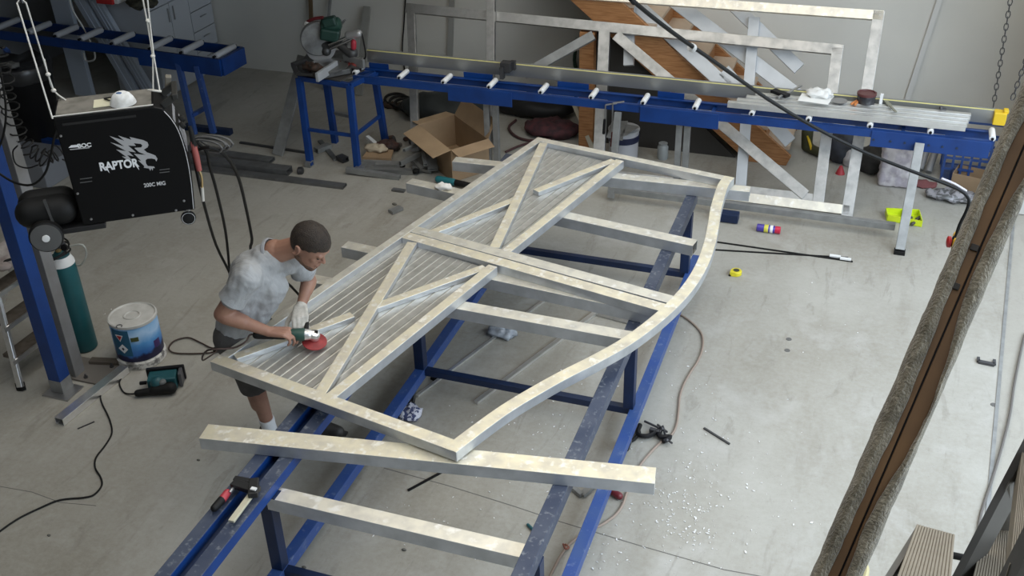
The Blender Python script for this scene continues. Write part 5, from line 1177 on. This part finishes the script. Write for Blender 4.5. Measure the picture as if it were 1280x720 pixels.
# right side under the bench
gb = thing('boots_pair', 'olive and yellow work boot standing behind the timber stair foot', 'boot', tuple(at_z(1012, 190, 0)))
c = at_z(1010, 190, 0); q = MB(); q.capsule(c + V((0, 0, .05)), c + V((.12, -.1, .05)), .05, .045); q.capsule(c + V((-.02, 0, .06)), c + V((-.03, 0, .22)), .055, .06); remesh(q.build('upper', mat('olive_boot', (.05,.05,.02), .7), gb, smooth=True), .012, 1)
q = MB(); q.bar(c + V((-.02, -.05, .20)), c + V((.04, -.07, .05)), .03, .012); q.build('yellow_strap', yellow_pl, gb)
lump('black_backpack', 'black backpack on the floor behind the second leaning frame post', at_z(1050, 200, 0), .20, (.8, .8, 1.0), mat('pack_black', (.015,.016,.02), .6, 0, (.04,.045,.06), 8), 'backpack', .35, .09)
c = at_z(1068, 202, 0)
lump('white_cup_bag', 'small white bag beside the red cone between the frame posts', at_z(1063, 207, 0), .09, (.9, .9, 1.1), mat('white_bag', (.48,.46,.46), .6), 'bag', .6, .05)
q = MB(); q.lathe([(.045, 0), (.042, .008), (.014, .08), (.008, .085)], at_z(1050, 217, 0), (0, 0, 1), 18); tag(q.build('red_cone', mat('cone_red', (.45,.04,.05), .5), smooth=True), 'little red cone on the floor left of the white bag', 'cone')
lump('dark_sack', 'dark shapeless sack between the leaning frame and the white sack', at_z(1090, 212, 0), .18, (.9, .9, .8), mat('dark_sack', (.05,.048,.045), .8, 0, (.02,.02,.02), 9), 'sack', .5, .08)
sk = MB(); c = at_z(1117, 236, 0); sk.box(c + V((0, .12, .24)), (.30, .22, .46)); o = sk.build('white_sack', mat('woven_sack', (.60,.56,.57), .6, 0, (.42,.38,.42), 12, lo=.45, hi=.6, bump=.3), smooth=False); remesh(o, .02, 6)
tx_ = bpy.data.textures.new('sack', 'CLOUDS'); tx_.noise_scale = .07; d_ = o.modifiers.new('d', 'DISPLACE'); d_.texture = tx_; d_.strength = .05; d_.texture_coords = 'LOCAL'; tag(o, 'tall crumpled white plastic sack standing under the bench right half', 'sack')
for k, (x0, y0, x1, y1) in enumerate(((1150, 212, 1163, 172), (1160, 215, 1174, 176))):
    q = MB(); A = at_z(x0, y0, .03); q.cyl(A, at_y(x1, y1, A.y+.25), .035, 14); tag(q.build('grey_pipe', mat('pipe_grey', (.20,.20,.20), .5, .3), smooth=True), '%s grey pipe leaning under the bench right of the white sack' % ('left', 'right')[k], 'pipe')
lump('red_rag', 'flat dull red rag on the floor right of the white sack', at_z(1153, 232, 0), .10, (1.2, .8, .2), mat('dull_red_rag', (.20,.07,.07), .9), 'rag', .6, .05)
# blue wire crate
cr0 = at_z(1176, 224, 0); crt = thing('blue_crate', 'blue open-sided plastic crate under the right end of the bench', 'crate', tuple(cr0))
cw_, cd_, ch_ = .62, .36, .46
for k in range(9):
    x = k*cw_/8; MB().bar(cr0 + V((x, 0, 0)), cr0 + V((x, 0, ch_)), .022, .012, up=(0, 1, 0)).build('upright', blue_rail, crt)
    if k in (0, 8): MB().bar(cr0 + V((x, cd_, 0)), cr0 + V((x, cd_, ch_)), .03, .03, up=(0, 1, 0)).build('upright', blue_rail, crt)
for z in (.01, .12, .23, .34, ch_):
    MB().bar(cr0 + V((0, 0, z)), cr0 + V((cw_, 0, z)), .016, .022).build('side_bar', blue_rail, crt); MB().bar(cr0 + V((0, 0, z)), cr0 + V((0, cd_, z)), .016, .022).build('side_bar', blue_rail, crt)
    MB().bar(cr0 + V((0, cd_, z)), cr0 + V((cw_, cd_, z)), .016, .022).build('side_bar', blue_rail, crt)
q = MB(); q.box(cr0 + V((cw_/2, cd_/2, .01)), (cw_, cd_, .012)); q.build('crate_floor', blue_rail, crt)
cx = at_z(1186, 232, 0); q = MB(); L1, W1, H1 = .38, .22, .16; rz = Euler((0, 0, -.25)).to_matrix()
for dx, dy, sx, sy in ((0, -W1/2, L1, .006), (0, W1/2, L1, .006), (-L1/2, 0, .006, W1), (L1/2, 0, .006, W1)): q.box(cx + V((.22, .0, 0)) + rz @ V((dx, dy, H1/2)), (sx, sy, H1), rz)
q.box(cx + V((.22, 0, .005)), (L1, W1, .008), rz); tag(q.build('small_carton', card), 'small open cardboard carton in front of the blue crate', 'cardboard box')
lump('clear_plastic_wrap', 'crumpled clear plastic and scraps on the floor in front of the blue crate', at_z(1192, 250, 0), .17, (1.5, .6, .3), mat('cloudy_plastic', (.34,.33,.35), .25, 0, (.12,.12,.12), 20, lo=.45, hi=.55), 'plastic wrap', .9, .05)
lump('dark_scrap', 'dark wire scraps on the floor left of the plastic wrap', at_z(1176, 247, 0), .08, (1.6, .6, .25), mat('dark_wire', (.05,.05,.05), .6), 'scrap', 1.0, .03)
# lime tray
ty0 = at_z(1129, 276, 0); lt_ = thing('lime_tray', 'lime yellow plastic tray of small parts on the floor by the bench leg', 'tray', tuple(ty0))
P = [at_z(x, y, 0) for x, y in ((1106, 275), (1134, 285), (1152, 283), (1150, 274), (1124, 268))]; q = MB()
P = [at_z(x, y, .0) for x, y in ((1108, 276), (1152, 284), (1148, 269), (1106, 267))]
for i in range(4): q.prism([P[i], P[(i+1) % 4], P[(i+1) % 4]+WZ*.06, P[i]+WZ*.06], (P[(i+2) % 4]-P[(i+1) % 4]).normalized()*.006)
q.prism(P, (0, 0, .006)); q.bar(P[0].lerp(P[1], .5)+WZ*.03, P[3].lerp(P[2], .5)+WZ*.03, .006, .05); q.build('tray', lime_pl, lt_)
for k, (x, y) in enumerate(((1143, 277), (1136, 274), (1140, 280), (1146, 274))):
    tag(MB().capsule(at_z(x, y, .02), at_z(x+3, y-2, .03), .016, .014).build('small_fitting', mat('fit_dark', (.06,.055,.04), .6), smooth=True), 'small dark fitting lying in the right half of the lime tray', 'fitting', 'dark fittings in the lime tray')
tag(MB().box(at_z(908, 270, .05), (.22, .10, .08)).build('blue_steel_block', blue_dark, bevel=.004), 'dark blue steel block on the floor beyond the gate\'s curved side', 'block')
# spray can
a, b = at_z(946, 284, .035), at_z(972, 287.5, .035); sc_ = thing('spray_can', 'spray can with purple and yellow label lying on the floor', 'spray can', tuple(a)); dd = (b-a).normalized(); LL = (b-a).length
q = MB(); q.lathe([(.028, 0), (.034, .004), (.035, LL*.82), (.030, LL*.88), (.02, LL*.9)], a, dd, 24); q.build('can', mat('can_purple', (.07,.05,.30), .35, .2), sc_, smooth=True)
q = MB(); q.lathe([(.0352, LL*.36), (.0354, LL*.362), (.0354, LL*.56), (.0352, LL*.562)], a, dd, 24); q.build('yellow_band', mat('can_yellow', (.65,.60,.08), .35), sc_, smooth=True)
q = MB(); q.lathe([(.0352, LL*.64), (.0354, LL*.642), (.0354, LL*.78), (.0352, LL*.782)], a, dd, 24); q.build('white_band', white_plast, sc_, smooth=True)
q = MB(); q.lathe([(.030, LL*.88), (.033, LL*.89), (.033, LL*1.12), (.028, LL*1.14), (.001, LL*1.14)], a, dd, 24); q.build('cap', mat('can_red', (.55,.02,.06), .35), sc_, smooth=True)
# tape measure
c = at_z(920, 343, 0); tm_ = thing('tape_measure', 'yellow tape measure on the floor right of the curved gate rail', 'tape measure', tuple(c))
q = MB(); q.lathe([(.040, 0), (.046, .006), (.046, .034), (.040, .04), (.001, .04)], c, (0, 0, 1), 26); q.box(c + V((-.02, -.022, .02)), (.05, .045, .038)); q.build('case', mat('tape_yellow', (.72,.62,.03), .4), tm_, smooth=True)
q = MB(); q.lathe([(.024, .04), (.026, .042), (.001, .043)], c, (0, 0, 1), 22); q.build('badge', mat('badge_dark', (.05,.05,.03), .4), tm_, smooth=True)
q = MB(); q.box(c + V((-.045, -.04, .008)), (.02, .014, .014)); q.build('hook', black, tm_)
# flat black rods with pale clips
for k, (a, b) in enumerate((((893, 302), (1066, 327)), ((890, 312), (1060, 322)))):
    q = MB(); q.bar(at_z(*a, .006), at_z(*b, .006), .012, .01); o = tag(q.build('black_rod', rubber), '%s of two thin black rods on the floor near the tape measure' % ('upper' if k == 0 else 'lower'), 'rod')
for x, y in ((1044, 320), (1057, 323.5)):
    tag(MB().box(at_z(x, y, .018), (.09, .03, .012)).build('pale_clip', white_plast), '%s pale clip on the right ends of the black rods' % ('left' if x < 1050 else 'right'), 'clip')
# crumpled cloth, rods and plastic under the gate
lump('crumpled_cloth', 'crumpled white and navy patterned cloth on the floor under the table', at_z(512, 520, 0), .085, (1.1, 1.0, .45), mat('patterned_cloth', (.58,.58,.64), .9, 0, (.05,.06,.14), 30, lo=.5, hi=.54), 'cloth', .8, .035)
lump('plastic_bag', 'crumpled clear plastic bag on the floor under the gate middle', at_z(628, 418, 0), .10, (1.2, .8, .35), mat('clear_bag', (.30,.33,.37), .25, 0, (.45,.48,.52), 30), 'plastic bag', .9, .04)
def rod(lab, a, b, w_, h_, mt, name='aluminium_strip'):
    tag(MB().bar(at_z(*a, h_/2+.002), at_z(*b, h_/2+.002), w_, h_).build(name, mt), lab, 'metal strip')
rod('thin bright aluminium strip on the floor under the left side of the table', (521, 495), (682, 374), .022, .016, alu_light)
rod('bright aluminium channel strip on the floor under the right side of the table', (595, 503), (748, 388), .034, .022, alu_light)
rod('short black rod on the floor below the cream bar', (510, 613), (556, 588), .014, .010, black, 'black_rod')
rod('short thin dark rod on the floor right of the table', (880, 535), (912, 555), .013, .010, steel_dark, 'dark_rod')
rod('short dark stick on the floor by the left castor', (540, 474), (553, 464), .03, .02, black, 'dark_stick')
q = MB(); q.prism([at_z(x, y, .002) for x, y in ((745,395),(760,390),(790,397),(786,406))], (0, 0, .012)); tag(q.build('alu_plate', alu_raw), 'small pale plate on the floor beneath the middle of the table', 'plate')
# clamps on the floor by the right leg
for k, (pp, lab) in enumerate(((((800, 531), (810, 545), (823, 538)), 'black g-clamp on the floor against the right table leg'), (((826, 536), (838, 546), (829, 552)), 'smaller black g-clamp on the floor beside the extension cord'))):
    a, b, c = [at_z(*p, .03) for p in pp]; t = thing('g_clamp', lab, 'clamp', tuple(at_z(*pp[1], 0)))
    q = MB(); q.tube([a, a + (b-a)*.5 + V((-.03, -.05, 0)), b, c], .016, 8, spline=True); q.build('frame', black, t, smooth=True)
    q = MB(); q.cyl(a.lerp(c, .15) + V((0, .05, 0)), c + V((.02, .02, 0)), .008); q.ball(c + V((.02, .02, 0)), .014); q.bar(c + V((-.02, .06, 0)), c + V((.06, .0, 0)), .01, .01); q.build('screw', steel_dark, t, smooth=True)
q = MB(); q.tube([at_z(787, 552, .02), at_z(793, 549, .02), at_z(799, 541, .02), at_z(797, 536, .02)], .012, 8); q.ball(at_z(789, 545, .02), .012); tag(q.build('bent_hose_end', rubber, smooth=True), 'short bent black hose end by the right table leg', 'hose')
q = MB(); q.bar(at_z(812, 537, .03), at_z(826, 541, .03), .03, .03); tag(q.build('dropped_clamp', steel_dark, bevel=.004), 'small dark clamp between the two g-clamps on the floor', 'clamp')
q = MB(); q.bar(at_z(714, 608, .02), at_z(727, 619, .02), .03, .03); q.bar(at_z(727, 619, .02), at_z(742, 606, .02), .04, .02); tag(q.build('angle_bracket', alu_dull), 'open grey angle bracket on the floor under the cream bar', 'bracket')
q = MB(); q.capsule(at_z(761, 612, .025), at_z(774, 620, .025), .020, .024); t = tag(q.build('screwdriver_handle', mat('maroon_handle', (.13,.015,.02), .45), smooth=True), 'dark red tool handle on the floor right of the lower blue rail', 'tool handle')
q = MB(); q.capsule(at_z(660, 656, .012), at_z(668, 664, .012), .010, .010); tag(q.build('green_marker', teal, smooth=True), 'tiny teal marker on the floor left of the right table rail', 'marker')
# extension cord
q = MB(); q.tube([at_z(x, y, .009) for x, y in ((848,392),(858,398),(870,408),(878,420),(878,436),(872,452),(864,464),(855,480),(850,495),(848,515),(846,530),(840,543),(826,553),(812,567),(800,582),(790,600),(783,618),(778,632),(768,645),(752,656),(738,662),(722,672),(710,682),(700,696),(690,715),(680,735))], .0085, 8)
xc = tag(q.build('extension_cord', mat('tan_cord', (.30,.235,.19), .55), smooth=True), 'tan extension cord winding over the floor right of the table', 'cord')
q = MB(); q.tube([at_z(704, 680, .012), at_z(707, 686, .02), at_z(711, 684, .012), at_z(706, 680, .02)], .006, 6); q.build('cable_tie', mat('tie_red', (.25,.08,.05), .5), xc, smooth=True)
# small steel latch on the bright floor
a, b = at_z(1223, 452, .01), at_z(1243, 456, .01); q = MB(); q.bar(a, b, .03, .02); q.bar(a, a + V((.0, .05, .0)), .02, .02); q.bar(b, b + V((.0, .06, 0)), .02, .02); tag(q.build('steel_latch', steel_dark), 'small steel latch on the floor near the door track', 'latch')
# floor anchor spots
for x, y, lab in ((986, 424, 'upper of two dark spots in the floor right of the table'), (984, 438, 'lower of two dark spots in the floor right of the table'), (1242, 506, 'dark floor plug at the door track')):
    q = MB(); q.lathe([(.022, 0), (.02, .003), (.001, .003)], at_z(x, y, 0), (0, 0, 1), 12); tag(q.build('floor_plug', mat('plug_dark', (.12,.115,.11), .8)), lab, 'floor plug')
q = MB(); q.tube([at_z(690, 215, .01), at_z(720, 214, .01)], .004, 5)
# aluminium swarf: white specks on the slab
sw = MB(); rnd = random.Random(3)
def speck(x, y, s_):
    c = at_z(x, y, .003); a = rnd.random()*PI; d = V((math.cos(a), math.sin(a), 0))*s_; e_ = V((-d.y, d.x, 0))*rnd.uniform(.25, .7)
    sw.prism([c-d, c+e_, c+d, c-e_], (0, 0, .003))
for cx_, cy_, sx__, sy__, n_ in ((870,610,30,60,140), (835,640,25,55,90), (870,660,45,40,130), (795,625,50,60,60), (760,690,60,25,50), (640,585,90,30,50), (560,640,90,50,40), (700,560,50,60,40), (860,470,60,60,50), (950,600,60,80,50), (720,480,60,60,30), (1020,400,90,90,25), (620,520,60,40,20), (150,390,25,12,25), (560,560,40,40,15)):
    for _ in range(int(n_*.6)): speck(rnd.gauss(cx_, sx__*.55), rnd.gauss(cy_, sy__*.55), abs(rnd.gauss(.004, .0025))+.002)
tag(sw.build('aluminium_swarf', mat('swarf', (.88,.88,.88), .35, .3)), 'white aluminium swarf specks scattered over the concrete floor around the table', 'swarf', kind='stuff')
# small debris left of table
for x, y, r in ((505, 687, .012), (380, 709, .012), (248, 575, .01), (61, 669, .01), (493, 205+50, .02)):
    tag(MB().ball(at_z(x, y, r*.5), r, (1.3, .8, .6), seg=8, ring=6).build('floor_crumb', mat('crumb', (.12,.115,.10), .8)), 'tiny crumb of debris lying alone on the concrete floor', 'debris', 'crumbs of debris on the floor')
q = MB(); c = at_z(495, 262, .02); q.bar(c + V((-.03, -.06, 0)), c + V((.03, .05, 0)), .07, .03); tag(q.build('grey_offcut', alu_dull), 'small grey offcut on the open floor left of the gate\'s far half', 'offcut')
q = MB(); c = at_z(500, 238, .012); q.bar(c + V((-.08, -.0, 0)), c + V((.05, .0, 0)), .05, .02); tag(q.build('dark_offcut', fg), 'flat dark offcut on the floor in front of the offcut heap', 'offcut')
# teal tool by the box
a, b = at_z(548, 224, .05), at_z(588, 232, .05); q = MB(); q.capsule(a, a.lerp(b, .5), .035, .035); t = thing('teal_grinder', 'teal and black power tool on the floor in front of the cardboard box', 'power tool', tuple(at_z(566, 230, 0))); q.build('body', mat('bright_teal', (.02,.17,.20), .45), t, smooth=True)
q = MB(); q.capsule(a.lerp(b, .5), b, .033, .028); q.build('grip', rubber, t, smooth=True)
lump('chip_rag', 'crumpled white paper on the left end of the farthest box bar', at_z(553, 236, .885), .06, (1.2, .7, .4), mat('paper_scr', (.66,.64,.60), .8), 'paper', .9, .04)

# ------------------------------------------------------------------ F-clamp on the left table rail
fcx = thing('f_clamp', 'black f-clamp with red handle collar and pale bar on the left table rails', 'clamp', tuple(at_z(300, 620, ZT)))
zc2 = ZT+.03
q = MB(); q.bar(at_z(289, 652, zc2), at_z(315, 617, zc2), .034, .014); q.build('bar', mat('clamp_bar', (.70,.66,.50), .4, .4), fcx, bevel=.002)
q = MB(); q.bar(at_z(291, 604, zc2+.02), at_z(323, 614, zc2+.02), .050, .03); q.bar(at_z(293, 599, zc2+.02), at_z(320, 604, zc2+.02), .03, .03); q.bar(at_z(318, 600, zc2+.02), at_z(316, 620, zc2+.02), .05, .035); q.build('jaw', mat('jaw_black', (.03,.03,.03), .4, .4), fcx, bevel=.004)
q = MB(); q.cyl(at_z(294, 607, zc2+.01), at_z(287, 616, zc2+.01), .010); q.build('spindle', steel, fcx, smooth=True)
q = MB(); q.capsule(at_z(284, 616, zc2), at_z(278, 624, zc2), .020, .022); q.build('collar', mat('clamp_pinkred', (.42,.045,.06), .4), fcx, smooth=True)
q = MB(); q.capsule(at_z(277, 625, zc2), at_z(268, 635, zc2), .022, .020); q.build('handle', rubber, fcx, smooth=True)
q = MB(); q.box(at_z(317, 611, zc2+.045), (.03, .02, .008)); q.build('label_plate', white_plast, fcx)
q = MB(); q.tube([at_z(367, 549, ZT+.01), at_z(366, 544, ZT+.03), at_z(371, 542, ZT+.03), at_z(375, 545, ZT+.01)], .006, 7); tag(q.build('bent_hook', rubber, smooth=True), 'small bent black hook on the left table rail under the gate', 'hook')

# ------------------------------------------------------------------ overhead cable and hoist pendant
YC = 3.4
cab_pts = [at_y(770, -22, 2.4), at_y(790, 0, 2.45), at_y(840, 40, 2.6), at_y(900, 82, 2.8), at_y(960, 124, 3.0), at_y(1020, 160, 3.15), at_y(1080, 190, 3.25), at_y(1140, 214, 3.3), at_y(1180, 229, 3.33), at_y(1202, 239, 3.35), at_y(1211, 250, 3.36), at_y(1208, 264, 3.36), at_y(1200, 280, 3.36), at_y(1194, 298, 3.36), at_y(1190, 308, 3.36)]
top_ = cab_pts[0] + (cab_pts[0]-cab_pts[1]).normalized()*1.0
q = MB(); q.tube([V((top_.x-.9, top_.y, CEIL)), top_] + cab_pts, .0054, 8)
hc = tag(q.build('overhead_cable', rubber, smooth=True), 'thick black cable sagging across the upper right of the room', 'cable')
q = MB(); p = at_y(865, 59.5, 2.69); q.lathe([(.011, -.007), (.0115, -.006), (.0115, .006), (.011, .007)], p, (cab_pts[3]-cab_pts[2]), 12); q.build('tape_band', white_plast, hc, smooth=True)
q = MB(); q.tube([at_y(1176, 227.5, 3.33) + V((0, 0, .012)), at_y(1192, 234, 3.34) + V((0, 0, .012)), at_y(1207, 243, 3.355) + V((0, 0, .012))], .004, 6); q.build('steel_strain_wire', mat('strain_pale', (.55,.52,.56), .4), hc, smooth=True)
pdn = thing('hoist_pendant', 'yellow pendant control with red stop button half hidden behind the leaning pole', 'pendant control', tuple(at_y(1196, 306, 3.36)))
pc = at_y(1199, 301, 3.37)
MB().box(pc + V((.03, 0, -.01)), (.10, .07, .06)).build('housing', mat('pendant_yellow', (.70,.42,.03), .4), pdn, bevel=.01)
q = MB(); q.lathe([(.010, 0), (.010, .004), (.019, .006), (.019, .015), (.014, .018), (.001, .019)], pc + V((-.019, 0, -.008)), (-1, -.1, 0), 20); q.build('stop_button', red_pl, pdn, smooth=True)
MB().capsule(pc + V((.01, 0, .03)), at_y(1194, 298, 3.36), .014, .010).build('cable_gland', rubber, pdn, smooth=True)

# ------------------------------------------------------------------ carpeted timber pole in the foreground
def raydist(x, y, t): return CAM + ray(x, y)*t
pA, pB = raydist(1034, 745, 2.35), raydist(1315, 92, 2.45)
pd = (pB-pA).normalized(); vw = ((pA+pB)/2 - CAM).normalized(); ps = pd.cross(vw).normalized(); pn = ps.cross(pd).normalized()   # ps: across; pn towards the camera or away
if ps.dot(RR) < 0: ps = -ps
if pn.dot(vw) > 0: pn = -pn
ext0, ext1 = pA - pd*.9, pB + pd*.9
pole = thing('carpeted_pole', 'slanted brown timber pole padded with torn grey carpet in the right foreground', 'pole', tuple(ext0))
def pquad(u0, u1, d0, d1, nm, mt, **k):
    """board running along the pole: u across, d towards the camera"""
    q = MB(); L0 = [ext0 + ps*u + pn*d for u, d in ((u0, d0), (u1, d0), (u1, d1), (u0, d1))]; L1 = [p + (ext1-ext0) for p in L0]; q.quadloop([L0, L1]); return q.build(nm, mt, pole, **k)
pquad(-.030, .0045, -.04, .012, 'board', timber_dark, bevel=.002); pquad(.0085, .042, -.04, .012, 'board', timber_dark, bevel=.002); pquad(.0, .013, -.04, -.004, 'packing_strip', black)
def carpet_strip(u_in, u_out, nm, seed, bulge):
    r_ = random.Random(seed); q = MB(); n_ = 90; loops = []
    for i in range(n_+1):
        c = ext0.lerp(ext1, i/n_); ji = (r_.random()-.5)*.006 + math.sin(i*.23+seed)*.006 + (math.sin(i*.071*seed)*.010); jo = (r_.random()-.5)*.0025
        ui, uo = u_in+ji, u_out+jo; s_ = 1 if uo > ui else -1
        loops.append([c + ps*u + pn*d for u, d in ((ui, .013), (ui, .019), ((ui+uo)/2, .020+bulge), (uo-s_*.008, .015+bulge*.6), (uo, .0), (uo, -.044), (uo-s_*.008, -.046), (uo-s_*.008, .008))])
    q.quadloop(loops); o = q.build(nm, carpet, pole, smooth=True)
    s_ = o.modifiers.new('s', 'SUBSURF'); s_.levels = s_.render_levels = 1
    tx_ = bpy.data.textures.new('pile', 'CLOUDS'); tx_.noise_scale = .006; d_ = o.modifiers.new('d', 'DISPLACE'); d_.texture = tx_; d_.strength = .0035; d_.texture_coords = 'LOCAL'
carpet_strip(-.012, -.050, 'carpet_strip', 3, .012); carpet_strip(.026, .052, 'carpet_strip', 5, .005)
for (x, y) in ((1218, 310), (1194, 358)):
    p = at_plane(x, y, (ext0 + pn*.012), pn); q = MB(); Rm = Matrix((ps, pd, pn)).transposed(); q.box(p + pn*.003, (.018, .016, .005), Rm); q.build('steel_plate', mat('plate_dark', (.03,.025,.02), .5, .5), pole, bevel=.002)

# ------------------------------------------------------------------ metal stair with decking treads at the lower right
st2 = thing('metal_stair', 'steel stair with ribbed grey decking treads at the lower right corner', 'stair', tuple(raydist(1200, 720, 1.6)))
def tread_slab(P, th, nribs, nm):
    """P: near-left, near-right, far-right, far-left (world points of the upper face)"""
    nl, nr, fr_, fl_ = P; up_ = (nr-nl).cross(fl_-nl).normalized()
    if up_.z < 0: up_ = -up_
    q = MB(); prof = []
    for i in range(nribs):
        a, b = i/nribs, (i+1)/nribs; g_ = .22/nribs
        prof += [(a, -.0022), (a+g_*.9, -.0), (b-g_*.9, -.0), (b, -.0022)]
    def line(l, r_): return [l.lerp(r_, t) + up_*z for t, z in prof]
    l0, l1 = line(nl, nr), line(fl_, fr_)
    l0 += [nr - up_*th, nl - up_*th]; l1 += [fr_ - up_*th, fl_ - up_*th]
    q.quadloop([l0, l1]); return q.build(nm, tread_m, st2)
zt1 = 3.05
T1 = [at_z(x, y, zt1) for x, y in ((1112, 745), (1186, 762), (1194, 668), (1146, 655))]
tread_slab(T1, .05, 14, 'tread')
zt2 = 3.28
T2 = [at_z(x, y, zt2) for x, y in ((1207, 760), (1262, 770), (1264, 664), (1231, 660))]
tread_slab(T2, .05, 13, 'tread')
T3 = [at_z(x, y, zt2+.2) for x, y in ((1262, 705), (1300, 700), (1300, 545), (1278, 560))]
tread_slab(T3, .05, 13, 'tread')
def edge_plate(a, za, b, zb_, h_, th=.012, nm='stringer', mt=None):
    A, B = at_z(*a, za), at_z(*b, zb_); MB().prism([A, B, B - WZ*h_, A - WZ*h_], V((th, 0, 0))).build(nm, mt or stringer_m, st2)
edge_plate((1100, 730), zt1-.01, (1146, 657), zt1-.01, .10); 
edge_plate((1186, 728), zt2-.02, (1292, 525), zt2+.25, .14)
q = MB(); A, B, C_, D_ = at_z(1231, 657, zt2+.0), at_z(1264, 661, zt2+.0), at_z(1273, 590, zt2+.17), at_z(1262, 600, zt2+.17); q.prism([A, B, C_, D_], (0, 0, -.01)); q.build('riser_plate', mat('riser_grey', (.17,.16,.14), .5, .3), st2)
edge_plate((1236, 745), zt2+.10, (1310, 598), zt2+.38, .16)
q = MB(); A = at_z(1190, 694, zt1-.02); q.capsule(A, A + V((.03, .0, 0)), .007, .007); q.build('bolt', rubber, st2, smooth=True)
q = MB(); A = at_z(1124, 712, zt1-.05); q.capsule(A, A + V((.02, .0, 0)), .006, .006); q.build('bolt', rubber, st2, smooth=True)
q = MB(); q.tube([at_z(1076, 735, 1.2), at_z(1083, 716, 1.2), at_z(1081, 705, 1.2), at_z(1074, 698, 1.2)], .012, 8); tag(q.build('yellow_hose_end', mat('tan_hose', (.45,.40,.22), .6), smooth=True), 'curved pale yellow hose end behind the pole bottom', 'hose')
q = MB(); q.tube([at_z(x, y, .012) for x, y in ((1282, 415), (1276, 440), (1268, 480), (1262, 520), (1252, 560), (1240, 600), (1230, 630), (1224, 655), (1221, 690), (1219, 730))], .009, 7); tag(q.build('door_cord', mat('grey_cord', (.13,.12,.11), .6), smooth=True), 'thin dark cord along the door track at the right edge', 'cord')
# ------------------------------------------------------------------ finish
for o in bpy.data.objects:
    if '_org' in o: del o['_org']
SC.view_settings.view_transform = 'Standard'; SC.view_settings.look = 'None'; SC.view_settings.gamma = 1.0
SC.view_settings.exposure = -0.15; SC.view_settings.use_curve_mapping = False
